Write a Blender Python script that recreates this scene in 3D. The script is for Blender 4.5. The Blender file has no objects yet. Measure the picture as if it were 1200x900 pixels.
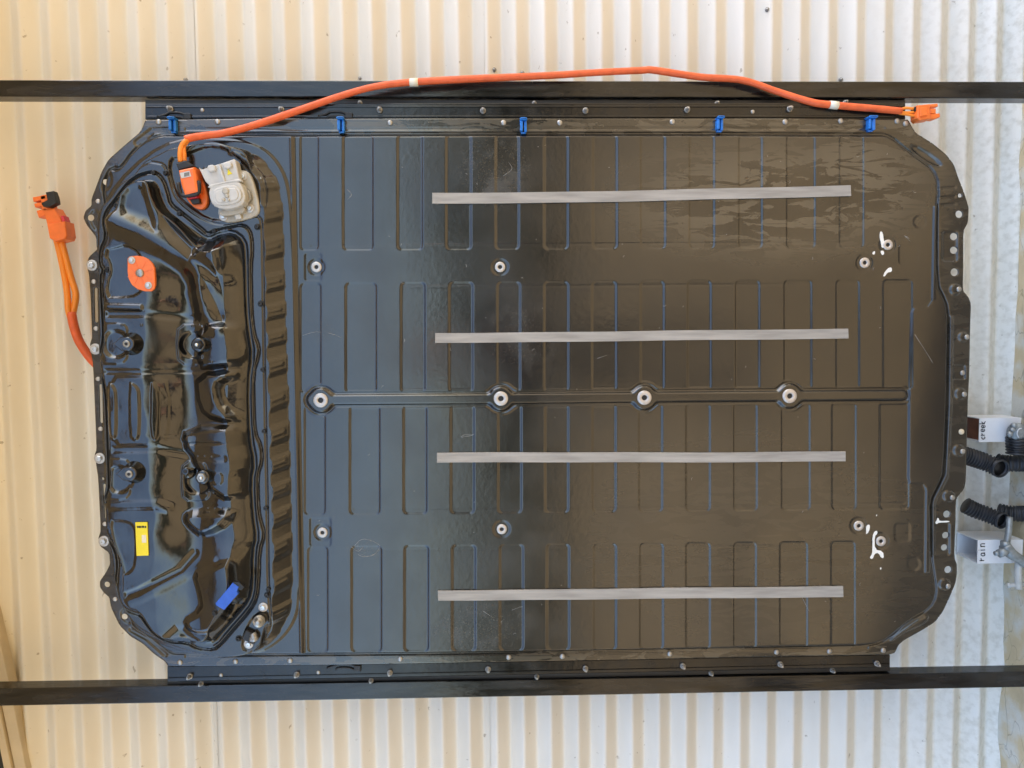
import bpy, bmesh, math, random
import numpy as np
from mathutils import Vector, Matrix
random.seed(7); np.random.seed(7)
S = bpy.context.scene
COL = S.collection

# ------------------------------------------------------------------ frame of reference
# The wall is upright.  The camera is held turned a quarter: what is up in the place is on the left of the picture.
# Plane coordinates: u = down the wall, v = to the right along the wall, w = out from the wall.  World = (v, -w, -u).
F = 870.0; D = 1.70; PX = D / F
def _n(a): return a / np.linalg.norm(a)
_d2 = _n(np.array([38000., -300., 870.])); _d1 = np.array([134., 14780., 870.])
_d1 = _n(_d1 - _d1.dot(_d2) * _d2)
U_, V_ = _d2, -_d1
W_ = np.cross(U_, V_)
CAMP = -D * np.array([U_[2], V_[2], W_[2]])
def at(px, py, w=0.0):
    r = np.array([(px - 600.) / F, (py - 450.) / F, 1.])
    r = np.array([r.dot(U_), r.dot(V_), r.dot(W_)])
    t = (w - CAMP[2]) / r[2]
    p = CAMP + t * r
    return (p[0], p[1], w)
def at2(px, py, w=0.0): return at(px, py, w)[:2]
def WD(p): return Vector((p[1], -p[2], -p[0]))
def WDn(a):
    a = np.asarray(a, float); return np.stack([a[:, 1], -a[:, 2], -a[:, 0]], 1)

# ------------------------------------------------------------------ camera
cam = bpy.data.cameras.new('camera'); co = bpy.data.objects.new('camera', cam); COL.objects.link(co); S.camera = co
cam.sensor_width = 36; cam.lens = F / 1200 * 36; cam.clip_start = 0.05; cam.clip_end = 2000
xr = WD((U_[0], V_[0], W_[0])); yu = -WD((U_[1], V_[1], W_[1])); zb = -WD((U_[2], V_[2], W_[2]))
m = Matrix((xr, yu, zb)).transposed().to_4x4(); m.translation = WD(CAMP); co.matrix_world = m
S.render.engine = 'CYCLES'
S.cycles.use_denoising = True
S.cycles.max_bounces = 8; S.cycles.diffuse_bounces = 5; S.cycles.glossy_bounces = 5
S.cycles.caustics_reflective = False; S.cycles.caustics_refractive = False
S.render.resolution_x = 1024; S.render.resolution_y = 768

# ------------------------------------------------------------------ sky and sun
SUN_EL, SUN_AZ = math.radians(42), math.radians(75)    # azimuth measured from +Y (behind the wall) towards +X
w = bpy.data.worlds.new('World'); S.world = w; w.use_nodes = True
nt = w.node_tree; bg = nt.nodes['Background']
sky = nt.nodes.new('ShaderNodeTexSky'); sky.sky_type = 'NISHITA'; sky.sun_disc = False
sky.sun_elevation = SUN_EL; sky.sun_rotation = SUN_AZ; sky.air_density = 1.0; sky.dust_density = 3.0; sky.ozone_density = 0.6
nt.links.new(sky.outputs[0], bg.inputs[0]); bg.inputs[1].default_value = 0.15
sl = bpy.data.lights.new('sun', 'SUN'); sl.energy = 5.0; sl.angle = math.radians(0.53); sl.color = (1, .94, .84)
so = bpy.data.objects.new('sun', sl); COL.objects.link(so)
sd = Vector((math.sin(SUN_AZ) * math.cos(SUN_EL), math.cos(SUN_AZ) * math.cos(SUN_EL), math.sin(SUN_EL)))
so.rotation_euler = (-sd).to_track_quat('-Z', 'Y').to_euler()
so.location = sd * 20
S.view_settings.view_transform = 'Standard'; S.view_settings.look = 'None'
S.view_settings.exposure = 2.18; S.view_settings.gamma = 1.0
S.view_settings.use_curve_mapping = False

# ------------------------------------------------------------------ materials
def mat(name, col, rough=.5, metal=0., spec=.5, coat=0., coat_r=.05, var=0., vscale=20., rvar=0., rscale=12., bump=0., bscale=200., stretch=None):
    M = bpy.data.materials.new(name); M.use_nodes = True
    t = M.node_tree; N = t.nodes; L = t.links; b = N['Principled BSDF']
    b.inputs['Base Color'].default_value = (*col, 1); b.inputs['Roughness'].default_value = rough
    b.inputs['Metallic'].default_value = metal; b.inputs['Specular IOR Level'].default_value = spec
    b.inputs['Coat Weight'].default_value = coat; b.inputs['Coat Roughness'].default_value = coat_r
    tc = N.new('ShaderNodeTexCoord'); mp = N.new('ShaderNodeMapping'); L.new(tc.outputs['Object'], mp.inputs[0])
    if stretch: mp.inputs['Scale'].default_value = stretch
    if var > 0:
        n = N.new('ShaderNodeTexNoise'); n.inputs['Scale'].default_value = vscale; n.inputs['Detail'].default_value = 6
        L.new(mp.outputs[0], n.inputs['Vector'])
        r = N.new('ShaderNodeValToRGB'); L.new(n.outputs[0], r.inputs[0])
        r.color_ramp.elements[0].position = .3; r.color_ramp.elements[1].position = .7
        r.color_ramp.elements[0].color = (*[c * (1 - var) for c in col], 1); r.color_ramp.elements[1].color = (*[min(1, c * (1 + var)) for c in col], 1)
        L.new(r.outputs[0], b.inputs['Base Color'])
    if rvar > 0:
        n = N.new('ShaderNodeTexNoise'); n.inputs['Scale'].default_value = rscale; n.inputs['Detail'].default_value = 5
        L.new(mp.outputs[0], n.inputs['Vector'])
        r = N.new('ShaderNodeMapRange'); L.new(n.outputs[0], r.inputs[0]); r.inputs[1].default_value = .3; r.inputs[2].default_value = .7
        r.inputs[3].default_value = max(0, rough - rvar); r.inputs[4].default_value = rough + rvar
        L.new(r.outputs[0], b.inputs['Roughness'])
    if bump > 0:
        n = N.new('ShaderNodeTexNoise'); n.inputs['Scale'].default_value = bscale; n.inputs['Detail'].default_value = 4
        L.new(mp.outputs[0], n.inputs['Vector'])
        bp = N.new('ShaderNodeBump'); bp.inputs['Strength'].default_value = 1; bp.inputs['Distance'].default_value = bump
        L.new(n.outputs[0], bp.inputs['Height']); L.new(bp.outputs[0], b.inputs['Normal'])
    M['b'] = 1
    return M

M_blk = mat('black_coated_steel', (.010, .010, .010), .2, spec=.45, rvar=.1, rscale=25, var=.35, vscale=8, bump=.0004, bscale=60)
M_rail = mat('black_enamel_rail', (.013, .0125, .012), .17, spec=.5, rvar=.13, rscale=6, bump=.0005, bscale=25, stretch=(6, 6, 1), var=.9, vscale=9)
M_rub = mat('black_rubber', (.012, .012, .013), .45, rvar=.1, var=.3)
M_hose = mat('black_corrugated_plastic', (.02, .02, .022), .42, rvar=.1, var=.4, vscale=60)
M_zinc = mat('zinc_plated_steel', (.62, .62, .6), .35, metal=.85, var=.15, vscale=80)
M_dzinc = mat('dull_zinc_steel', (.36, .35, .33), .42, metal=.8, var=.3, vscale=120)
M_ring = mat('pale_washer', (.55, .52, .49), .42, metal=.5, var=.12, vscale=120)
M_bore = mat('dark_bore', (.01, .01, .01), .5)
M_org = mat('orange_plastic', (.88, .19, .035), .38, var=.08, vscale=50)
M_cab = mat('orange_cable_sleeve', (.74, .125, .035), .5, var=.12, vscale=60, bump=.0007, bscale=90)
M_wire = mat('orange_wire', (.88, .27, .03), .38, var=.06)
M_blue = mat('blue_plastic', (.02, .20, .66), .35, var=.15, vscale=80)
M_bluel = mat('blue_tape', (.03, .12, .60), .5, var=.1, vscale=80)
M_wht = mat('white_plastic', (.56, .56, .55), .4, var=.07, vscale=60)
M_cream = mat('cream_plastic', (.44, .42, .37), .45, var=.12, vscale=70)
M_yel = mat('yellow_label', (.85, .72, .02), .45, var=.05)
M_tag = mat('pale_tag', (.78, .74, .6), .5, var=.06)
M_red = mat('red_plastic', (.6, .03, .05), .4)
M_strip = mat('bonding_strip', (.34, .32, .29), .5, var=.28, vscale=14, stretch=(6, 1, .6), rvar=.08)
M_paint = mat('white_paint_splash', (.85, .83, .76), .6, var=.05)
M_pipe = mat('white_downpipe', (.72, .71, .70), .45, var=.06, vscale=14, rvar=.1)
M_pipein = mat('brown_pipe_lining', (.20, .07, .035), .7, var=.35, vscale=30)
M_ink = mat('black_marker_ink', (.015, .015, .015), .6)
M_galv = mat('galvanised_fitting', (.25, .265, .26), .48, metal=.5, var=.3, vscale=60, bump=.001, bscale=80)
M_board = mat('cream_painted_board', (.60, .50, .35), .6, var=.12, vscale=12, stretch=(1, 1, .3), bump=.0008, bscale=60)
M_shade = mat('dark_opening_shade', (.03, .027, .02), .7, var=.4, vscale=30)  # near black, stands for the shade past the barge boards
M_tray = mat('tray_black_steel', (.016, .016, .016), .45, rvar=.1)

# ------------------------------------------------------------------ object helpers
def link(name, me, parent=None, loc=(0, 0, 0)):
    o = bpy.data.objects.new(name, me); COL.objects.link(o); o.location = loc
    if parent is not None: o.parent = parent
    return o
def thing(name, label, cat, p=(0, 0, 0), group=None):
    o = bpy.data.objects.new(name, None); COL.objects.link(o); o.empty_display_size = .05
    o.location = WD(p); o['label'] = label; o['category'] = cat
    if group: o['group'] = group
    return o
def wloc(o):
    v = Vector(o.location)
    while o.parent: o = o.parent; v += Vector(o.location)
    return v
def mesh_np(name, V, Fq, material, smooth=True, parent=None, label=None, tri=False, center=True):
    """V plane coordinates (n,3); Fq (m,4) or list of faces"""
    V = WDn(V)
    c = (V.min(0) + V.max(0)) / 2 if center else np.zeros(3)
    V = V - c
    me = bpy.data.meshes.new(name)
    if isinstance(Fq, np.ndarray):
        k = Fq.shape[1]
        me.vertices.add(len(V)); me.vertices.foreach_set('co', V.astype(np.float32).ravel())
        me.loops.add(Fq.size); me.loops.foreach_set('vertex_index', Fq.astype(np.int32).ravel())
        me.polygons.add(len(Fq)); me.polygons.foreach_set('loop_start', np.arange(0, Fq.size, k, dtype=np.int32))
        me.polygons.foreach_set('loop_total', np.full(len(Fq), k, np.int32))
        me.update(calc_edges=True); me.validate()
    else:
        me.from_pydata([tuple(v) for v in V], [], Fq); me.update()
    me.materials.append(material)
    me.polygons.foreach_set('use_smooth', [smooth] * len(me.polygons))
    base = wloc(parent) if parent is not None else Vector((0, 0, 0))
    o = link(name, me, parent, Vector(c) - base)
    if label: o['label'] = label
    return o
class MB:
    def __init__(s): s.v = []; s.f = []; s.sm = []; s.mi = []
    def add(s, V, Fs, smooth=False, mi=0):
        o = len(s.v); s.v += [tuple(map(float, p)) for p in V]; s.f += [[i + o for i in f] for f in Fs]
        s.sm += [smooth] * len(Fs); s.mi += [mi] * len(Fs); return s
    def box(s, u0, u1, v0, v1, w0, w1, b=0.0, mi=0, rot=0, c=None):
        """bevelled box in plane coords"""
        b = min(b, (u1 - u0) * .45, (v1 - v0) * .45, (w1 - w0) * .9)
        if b <= 0:
            V = [(u, v, w_) for w_ in (w0, w1) for (u, v) in ((u0, v0), (u1, v0), (u1, v1), (u0, v1))]
            Fs = [[3, 2, 1, 0], [4, 5, 6, 7], [0, 1, 5, 4], [1, 2, 6, 5], [2, 3, 7, 6], [3, 0, 4, 7]]
        else:
            def oc(d, e): return [(u0 + d + e, v0 + d), (u1 - d - e, v0 + d), (u1 - d, v0 + d + e), (u1 - d, v1 - d - e), (u1 - d - e, v1 - d), (u0 + d + e, v1 - d), (u0 + d, v1 - d - e), (u0 + d, v0 + d + e)]
            rings = [[(u, v, w0) for u, v in oc(0, b)], [(u, v, w1 - b) for u, v in oc(0, b)], [(u, v, w1 - b * .3) for u, v in oc(b * .3, b * .8)], [(u, v, w1) for u, v in oc(b, b * .6)]]
            V = [p for r in rings for p in r]; Fs = []
            for k in range(3):
                for i in range(8): j = (i + 1) % 8; Fs.append([k * 8 + i, k * 8 + j, k * 8 + 8 + j, k * 8 + 8 + i])
            Fs.append(list(range(24, 32))); Fs.append(list(range(7, -1, -1)))
        if rot:
            cu, cv = c or ((u0 + u1) / 2, (v0 + v1) / 2); cr, sr = math.cos(rot), math.sin(rot)
            V = [(cu + (p[0] - cu) * cr - (p[1] - cv) * sr, cv + (p[0] - cu) * sr + (p[1] - cv) * cr, p[2]) for p in V]
        return s.add(V, Fs, False, mi)
    def prism(s, poly, w0, w1, b=0.0, mi=0):
        """poly list of (u,v)"""
        P = np.array(poly, float)
        area = 0.5 * np.sum(P[:, 0] * np.roll(P[:, 1], -1) - np.roll(P[:, 0], -1) * P[:, 1])
        if area < 0: P = P[::-1]
        n = len(P)
        rings = [np.c_[P, np.full(n, w0)]]
        if b > 0:
            e = np.roll(P, -1, 0) - P; e /= np.linalg.norm(e, axis=1)[:, None] + 1e-9
            nn = np.c_[-e[:, 1], e[:, 0]]; nv = nn + np.roll(nn, 1, 0); nv /= np.linalg.norm(nv, axis=1)[:, None] + 1e-9
            rings += [np.c_[P, np.full(n, w1 - b)], np.c_[P + nv * b * .3, np.full(n, w1 - b * .3)], np.c_[P + nv * b, np.full(n, w1)]]
        else: rings += [np.c_[P, np.full(n, w1)]]
        V = np.concatenate(rings); Fs = []
        for k in range(len(rings) - 1):
            for i in range(n): j = (i + 1) % n; Fs.append([k * n + i, k * n + j, k * n + n + j, k * n + n + i])
        Fs.append([(len(rings) - 1) * n + i for i in range(n)]); Fs.append(list(range(n - 1, -1, -1)))
        return s.add(V, Fs, False, mi)
    def lathe(s, c, prof, seg=16, smooth=True, mi=0, axis='w', a0=0.0):
        """prof: list of (r, h) from bottom to top, axis along +axis"""
        V = []; Fs = []
        for r, h in prof:
            for i in range(seg):
                a = a0 + 2 * math.pi * i / seg; x, y = r * math.cos(a), r * math.sin(a)
                V.append({'w': (c[0] + x, c[1] + y, c[2] + h), 'u': (c[0] + h, c[1] + x, c[2] + y), 'v': (c[0] + y, c[1] + h, c[2] + x)}[axis])
        for k in range(len(prof) - 1):
            for i in range(seg):
                j = (i + 1) % seg; Fs.append([k * seg + i, k * seg + j, k * seg + seg + j, k * seg + seg + i])
        s.add(V, Fs, smooth, mi)
        o = len(s.v)
        s.f += [[o - seg + i for i in range(seg)], [o - len(V) + i for i in range(seg - 1, -1, -1)]]; s.sm += [False] * 2; s.mi += [mi] * 2
        return s
    def tube(s, pts, r, seg=10, smooth=True, mi=0, squash=1.0, sub=4):
        P = spline(pts, sub); n = len(P)
        rr = np.interp(np.linspace(0, 1, n), np.linspace(0, 1, len(r)), r) if hasattr(r, '__len__') else np.full(n, r)
        T = np.gradient(P, axis=0); T /= np.linalg.norm(T, axis=1)[:, None] + 1e-12
        V = []; up = np.array([0, 0, 1.])
        if abs(T[0][2]) > .9: up = np.array([0, 1., 0])
        a = np.cross(T[0], up); a /= np.linalg.norm(a)
        for i in range(n):
            a = a - a.dot(T[i]) * T[i]; a /= np.linalg.norm(a); b = np.cross(T[i], a)
            for k in range(seg):
                t = 2 * math.pi * k / seg; V.append(P[i] + rr[i] * (math.cos(t) * a + math.sin(t) * b * squash))
        Fs = [[i * seg + k, i * seg + (k + 1) % seg, i * seg + seg + (k + 1) % seg, i * seg + seg + k] for i in range(n - 1) for k in range(seg)]
        Fs += [list(range(seg - 1, -1, -1)), [(n - 1) * seg + k for k in range(seg)]]
        return s.add(V, Fs, smooth, mi)
    def build(s, name, materials, parent=None, label=None):
        V = WDn(np.array(s.v)); c = (V.min(0) + V.max(0)) / 2
        me = bpy.data.meshes.new(name); me.from_pydata([tuple(v) for v in (V - c)], [], s.f)
        for mm in (materials if isinstance(materials, (list, tuple)) else [materials]): me.materials.append(mm)
        me.polygons.foreach_set('use_smooth', s.sm); me.polygons.foreach_set('material_index', s.mi); me.update()
        bm = bmesh.new(); bm.from_mesh(me); bmesh.ops.recalc_face_normals(bm, faces=bm.faces); bm.to_mesh(me); bm.free()
        base = wloc(parent) if parent is not None else Vector((0, 0, 0))
        o = link(name, me, parent, Vector(c) - base)
        if label: o['label'] = label
        return o
def spline(pts, sub=4):
    P = np.array(pts, float)
    if len(P) < 3 or sub <= 1: return P
    Q = np.vstack([2 * P[0] - P[1], P, 2 * P[-1] - P[-2]]); out = []
    for i in range(1, len(Q) - 2):
        for t in np.linspace(0, 1, sub, endpoint=False):
            out.append(.5 * ((2 * Q[i]) + (-Q[i - 1] + Q[i + 1]) * t + (2 * Q[i - 1] - 5 * Q[i] + 4 * Q[i + 1] - Q[i + 2]) * t * t + (-Q[i - 1] + 3 * Q[i] - 3 * Q[i + 1] + Q[i + 2]) * t ** 3))
    out.append(P[-1]); return np.array(out)
def stamp_obj(src, name, p, parent, rz=0.0, sc=1.0, label=None):
    """another object sharing src mesh; p in plane coords; turned about the out-of-wall axis"""
    o = bpy.data.objects.new(name, src); COL.objects.link(o); o.parent = parent
    o.location = WD(p) - wloc(parent); o.rotation_euler = (0, rz, 0); o.scale = (sc,) * 3
    if label: o['label'] = label
    return o
def proto(fn, mats):
    """mesh data around the origin in plane coordinates"""
    b = MB(); fn(b); V = WDn(np.array(b.v)); me = bpy.data.meshes.new('proto'); me.from_pydata([tuple(v) for v in V], [], b.f)
    for mm in mats: me.materials.append(mm)
    me.polygons.foreach_set('use_smooth', b.sm); me.polygons.foreach_set('material_index', b.mi); me.update()
    bm = bmesh.new(); bm.from_mesh(me); bmesh.ops.recalc_face_normals(bm, faces=bm.faces); bm.to_mesh(me); bm.free()
    return me

# ================================================================== THE SETTING
U_GROUND = at(1186, 450, -.2)[0]
WALL_W = -0.20
# ground: one sheet out to the horizon
M_gr = mat('dry_earth', (.20, .142, .070), .9, var=.3, vscale=3.5, bump=.02, bscale=15)
gx = np.r_[-400, -60, np.linspace(-12, 12, 40), 60, 400]; gy = np.r_[-400, -60, np.linspace(-14, 2, 30), 60, 400]
GX, GY = np.meshgrid(gx, gy, indexing='ij')
GZ = -U_GROUND - .004 - .03 * np.random.rand(*GX.shape) * (np.abs(GX) < 13) * (GY < -.8) * (GY > -15)
me = bpy.data.meshes.new('ground'); nxx, nyy = GX.shape
me.from_pydata(list(map(tuple, np.c_[GX.ravel(), GY.ravel(), GZ.ravel()])), [], [[i * nyy + j, (i + 1) * nyy + j, (i + 1) * nyy + j + 1, i * nyy + j + 1] for i in range(nxx - 1) for j in range(nyy - 1)])
me.materials.append(M_gr); g = link('ground', me); g['kind'] = 'structure'

# pale footing slab along the foot of the wall
def footing_mat():
    M = mat('weathered_pale_stone', (.55, .48, .34), .8, bump=.003, bscale=40)
    t = M.node_tree; N = t.nodes; L = t.links; b = N['Principled BSDF']; tc = N['Texture Coordinate']
    n = N.new('ShaderNodeTexNoise'); n.inputs['Scale'].default_value = 14; n.inputs['Detail'].default_value = 8; L.new(tc.outputs['Object'], n.inputs['Vector'])
    r = N.new('ShaderNodeValToRGB'); L.new(n.outputs[0], r.inputs[0])
    e = r.color_ramp.elements; e[0].position = .3; e[0].color = (.52, .42, .26, 1); e[1].position = .62; e[1].color = (.62, .60, .52, 1)
    x = e.new(.46); x.color = (.58, .48, .30, 1)
    v = N.new('ShaderNodeTexVoronoi'); v.feature = 'DISTANCE_TO_EDGE'; v.inputs['Scale'].default_value = 7
    nd = N.new('ShaderNodeVectorMath'); nd.operation = 'ADD'; n2 = N.new('ShaderNodeTexNoise'); n2.inputs['Scale'].default_value = 9
    ns = N.new('ShaderNodeVectorMath'); ns.operation = 'SCALE'; ns.inputs[3].default_value = .25
    L.new(n2.outputs['Color'], ns.inputs[0]); L.new(tc.outputs['Object'], nd.inputs[0]); L.new(ns.outputs[0], nd.inputs[1]); L.new(nd.outputs[0], v.inputs['Vector'])
    mr = N.new('ShaderNodeMapRange'); L.new(v.outputs[0], mr.inputs[0]); mr.inputs[1].default_value = 0; mr.inputs[2].default_value = .02; mr.inputs[3].default_value = .62; mr.inputs[4].default_value = 1
    mx = N.new('ShaderNodeMix'); mx.data_type = 'RGBA'; mx.blend_type = 'MULTIPLY'; mx.inputs[0].default_value = 1
    L.new(r.outputs[0], mx.inputs[6]); L.new(mr.outputs[0], mx.inputs[7]); L.new(mx.outputs[2], b.inputs['Base Color'])
    return M
b = MB(); n = 60; vs = np.linspace(-3, 3, n)
V = []; Fs = []
for i, v_ in enumerate(vs):
    for j, ww in enumerate(np.linspace(-.23, .28, 9)):
        V.append((U_GROUND - .012 + .012 * random.random() + (.03 if j == 8 else 0), v_, ww))
Fs = [[i * 9 + j, i * 9 + j + 1, (i + 1) * 9 + j + 1, (i + 1) * 9 + j] for i in range(n - 1) for j in range(8)]
b.add(V, Fs, True); o = b.build('footing', footing_mat()); o['kind'] = 'structure'

# corrugated wall -------------------------------------------------------------
uA = at(347, 80, WALL_W)[0]; uB = at(1173, 80, WALL_W)[0]; PITCH = (uB - uA) / 25
AMP = .0130
def wall_w(u): return WALL_W + AMP * np.arcsin(.93 * np.cos(2 * np.pi * (u - uA) / PITCH + np.pi / 2)) / math.asin(.93)
def sheet_mat():
    M = mat('cream_corrugated_steel', (.76, .70, .59), .42, spec=.4)
    t = M.node_tree; N = t.nodes; L = t.links; b = N['Principled BSDF']; tc = N['Texture Coordinate']
    n = N.new('ShaderNodeTexNoise'); n.inputs['Scale'].default_value = 5; n.inputs['Detail'].default_value = 7; n.inputs['Roughness'].default_value = .6
    mp = N.new('ShaderNodeMapping'); mp.inputs['Scale'].default_value = (.5, 1, 2.5); L.new(tc.outputs['Object'], mp.inputs[0]); L.new(mp.outputs[0], n.inputs['Vector'])
    r = N.new('ShaderNodeValToRGB'); L.new(n.outputs[0], r.inputs[0]); e = r.color_ramp.elements
    e[0].position = .3; e[0].color = (.74, .685, .585, 1); e[1].position = .6; e[1].color = (.79, .745, .66, 1)
    # specks of rust and dirt
    n2 = N.new('ShaderNodeTexNoise'); n2.inputs['Scale'].default_value = 55; n2.inputs['Detail'].default_value = 4; L.new(tc.outputs['Object'], n2.inputs['Vector'])
    mr = N.new('ShaderNodeMapRange'); L.new(n2.outputs[0], mr.inputs[0]); mr.inputs[1].default_value = .70; mr.inputs[2].default_value = .75; mr.inputs[4].default_value = .6
    mx = N.new('ShaderNodeMix'); mx.data_type = 'RGBA'; L.new(mr.outputs[0], mx.inputs[0]); L.new(r.outputs[0], mx.inputs[6]); mx.inputs[7].default_value = (.25, .18, .10, 1)
    # splash dirt close to the ground (position down the wall)
    ge = N.new('ShaderNodeNewGeometry'); sp = N.new('ShaderNodeSeparateXYZ'); L.new(ge.outputs['Position'], sp.inputs[0])
    m2 = N.new('ShaderNodeMapRange'); L.new(sp.outputs[2], m2.inputs[0]); m2.inputs[1].default_value = -U_GROUND + .45; m2.inputs[2].default_value = -U_GROUND; m2.inputs[3].default_value = 0; m2.inputs[4].default_value = 1
    n3 = N.new('ShaderNodeTexNoise'); n3.inputs['Scale'].default_value = 60; n3.inputs['Detail'].default_value = 8; L.new(tc.outputs['Object'], n3.inputs['Vector'])
    m3 = N.new('ShaderNodeMapRange'); L.new(n3.outputs[0], m3.inputs[0]); m3.inputs[1].default_value = .45; m3.inputs[2].default_value = .7
    mu = N.new('ShaderNodeMath'); mu.operation = 'MULTIPLY'; L.new(m2.outputs[0], mu.inputs[0]); L.new(m3.outputs[0], mu.inputs[1])
    mm = N.new('ShaderNodeMath'); mm.operation = 'MULTIPLY'; L.new(mu.outputs[0], mm.inputs[0]); mm.inputs[1].default_value = .45
    mx2 = N.new('ShaderNodeMix'); mx2.data_type = 'RGBA'; L.new(mm.outputs[0], mx2.inputs[0]); L.new(mx.outputs[2], mx2.inputs[6]); mx2.inputs[7].default_value = (.45, .39, .28, 1)
    L.new(mx2.outputs[2], b.inputs['Base Color'])
    return M
M_sheet = sheet_mat()
wall = thing('corrugated_wall', 'cream corrugated steel wall behind the black battery pack and both rails', 'wall', (U_GROUND, 0, WALL_W))
seams = [-3.2, at(229, 450, WALL_W)[0], at(557, 450, WALL_W)[0], U_GROUND + .01]
for k in range(3):
    u0, u1 = seams[k], seams[k + 1] + (.03 if k < 2 else 0)
    nu = int((u1 - u0) / PITCH * 24); us = np.linspace(u0, u1, nu); vs = np.linspace(-3, 3, 30)
    UU, VV = np.meshgrid(us, vs, indexing='ij')
    tilt = 0.006 * VV                                                 # sheets hang a little out of true
    WWg = wall_w(UU + tilt) + .0016 * (2 - k) + .0006 * np.sin(VV * 3.1 + k * 2) * np.sin(UU * 4.3)
    V = np.c_[(UU - 0 * VV).ravel(), VV.ravel(), WWg.ravel()]
    idx = np.arange(len(V)).reshape(UU.shape)
    Fq = np.stack([idx[:-1, :-1], idx[1:, :-1], idx[1:, 1:], idx[:-1, 1:]], -1).reshape(-1, 4)
    mesh_np('sheet', V, Fq, M_sheet, True, wall)
screw = proto(lambda b: b.lathe((0, 0, 0), [(.006, 0), (.006, .002), (.0035, .0025), (.0035, .006), (.001, .007)], 10), [M_dzinc])
for px, py in ((579, 80), (420, 88), (612, 84), (213, 90), (900, 10), (990, 90)):
    p = at(px, py, WALL_W + AMP); stamp_obj(screw, 'screw', (p[0], p[1], float(wall_w(p[0] + .006 * p[1]))), wall)

# sloping barge boards at the picture's lower left
bb = thing('barge_board', 'sloping cream timber boards over the wall in the bottom left corner', 'trim board', at(20, 860, -.17))
wq = -.165
b = MB(); b.prism([at2(-40, 575, wq), at2(-2, 745, wq), at2(11, 802, wq), at2(31, 905, wq), at2(18, 905, wq), at2(3, 832, wq), at2(-8, 787, wq), at2(-52, 590, wq)], wq - .03, wq, .002); b.build('board', M_board, bb)
b = MB(); b.prism([at2(-53, 590, wq), at2(-9, 787, wq), at2(2, 832, wq), at2(17, 905, wq), at2(8, 905, wq), at2(-2, 855, wq), at2(-12, 790, wq), at2(-64, 590, wq)], wq - .03, wq + .008, .002); b.build('board', M_board, bb)
b = MB(); b.prism([at2(-120, 590, wq), at2(-65, 590, wq), at2(-13, 790, wq), at2(-3, 855, wq), at2(7, 905, wq), at2(-60, 905, wq)], wq - .03, wq - .012); b.build('opening_shade', M_shade, bb, 'dark panel standing for the shade beyond the boards')  # dark panel put in for the shaded opening past the boards

# unseen roof inferred from the boards; reach and width set to shade the wall
vr = thing('shade_roof', 'unseen cream corrugated verandah roof, sized to shade the wall', 'roof', (-1.75, 0, .6))
ROOF_U = -1.72
nv = 180; vv = np.linspace(-1.75, 1.75, nv); ww = np.array([-.22, .2, .7, 1.30]); V = []
for v_ in vv:
    for w__ in ww: V.append((ROOF_U - .012 * math.cos(v_ * 2 * math.pi / .076) + .05 * (w__ + .22), v_, w__))
Fs = [[i * 4 + j, i * 4 + j + 1, i * 4 + j + 5, i * 4 + j + 4] for i in range(nv - 1) for j in range(3)]
MB().add(V, Fs, True).build('roof_sheet', M_sheet, vr)
for v_ in (-1.7, -.6, .5, 1.7): MB().box(ROOF_U + .03, ROOF_U + .12, v_ - .022, v_ + .022, -.19, 1.28, .003).build('rafter', M_board, vr)
MB().box(ROOF_U + .02, ROOF_U + .16, -1.76, 1.76, 1.285, 1.31, .003).build('fascia', M_board, vr)

# the far side of the yard: a ragged dark hedge of scrub, seen only as a reflection
rg = random.Random(5); b = MB()
for i in range(5200):
    x = rg.uniform(-34, 34); top = 0.75 + .4 * math.sin(x * .7) + .3 * math.sin(x * 1.9 + 1) + .5 * math.sin(x * .23)
    zz = rg.uniform(-U_GROUND, top); yy = 13 + rg.uniform(-1.2, 1.2); r = rg.uniform(.16, .42)
    a = np.array([rg.gauss(0, 1) for _ in range(3)]); a /= np.linalg.norm(a); c = np.cross(a, [0, 0, 1.]); c /= np.linalg.norm(c)
    p = np.array([-zz, x, yy]); b.add([p + a * r, p + c * r * .6, p - a * r, p - c * r * .6], [[0, 1, 2, 3]])
o = b.build('scrub_hedge', mat('scrub_foliage', (.05, .055, .03), .8, var=.5, vscale=2)); o['kind'] = 'stuff'

# the photographer, facing the wall with a phone held up (shows only as a dark blur in the black paint)
def skin(name, pts, edges, radii, material, parent, root=0, lev=2):
    me = bpy.data.meshes.new(name); me.from_pydata([tuple(p) for p in pts], edges, []); o = link(name, me, parent, Vector((0, 0, 0)) - wloc(parent))
    mk = o.modifiers.new('skin', 'SKIN'); sv = me.skin_vertices[0].data
    for i, r in enumerate(radii): sv[i].radius = (r, r) if not hasattr(r, '__len__') else r
    sv[root].use_root = True
    o.modifiers.new('sub', 'SUBSURF').levels = lev; o.modifiers['sub'].render_levels = lev
    me.materials.append(material); return o
M_cloth = mat('dark_navy_cloth', (.02, .022, .03), .9, var=.2); M_trous = mat('dark_grey_cloth', (.03, .03, .03), .9, var=.2); M_skin = mat('skin', (.45, .25, .17), .5); M_hair = mat('brown_hair', (.03, .02, .012), .7)
gz = -U_GROUND; px_, py_ = CAMP[1] - .07, -D - .50
pe = bpy.data.objects.new('person', None); COL.objects.link(pe); pe.location = (px_, py_, gz); pe['label'] = 'person in dark shirt and trousers facing the wall, holding up a phone'; pe['category'] = 'person'
def J(x, y, z): return (px_ + x, py_ + y, gz + z)
pts = [J(0, 0, .96), J(0, .01, 1.12), J(0, 0, 1.30), J(0, -.01, 1.43), J(0, .0, 1.52), J(.17, 0, 1.40), J(.22, .06, 1.16), J(.10, .30, 1.22), J(-.17, 0, 1.40), J(-.22, .06, 1.16), J(-.12, .30, 1.22)]
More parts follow.
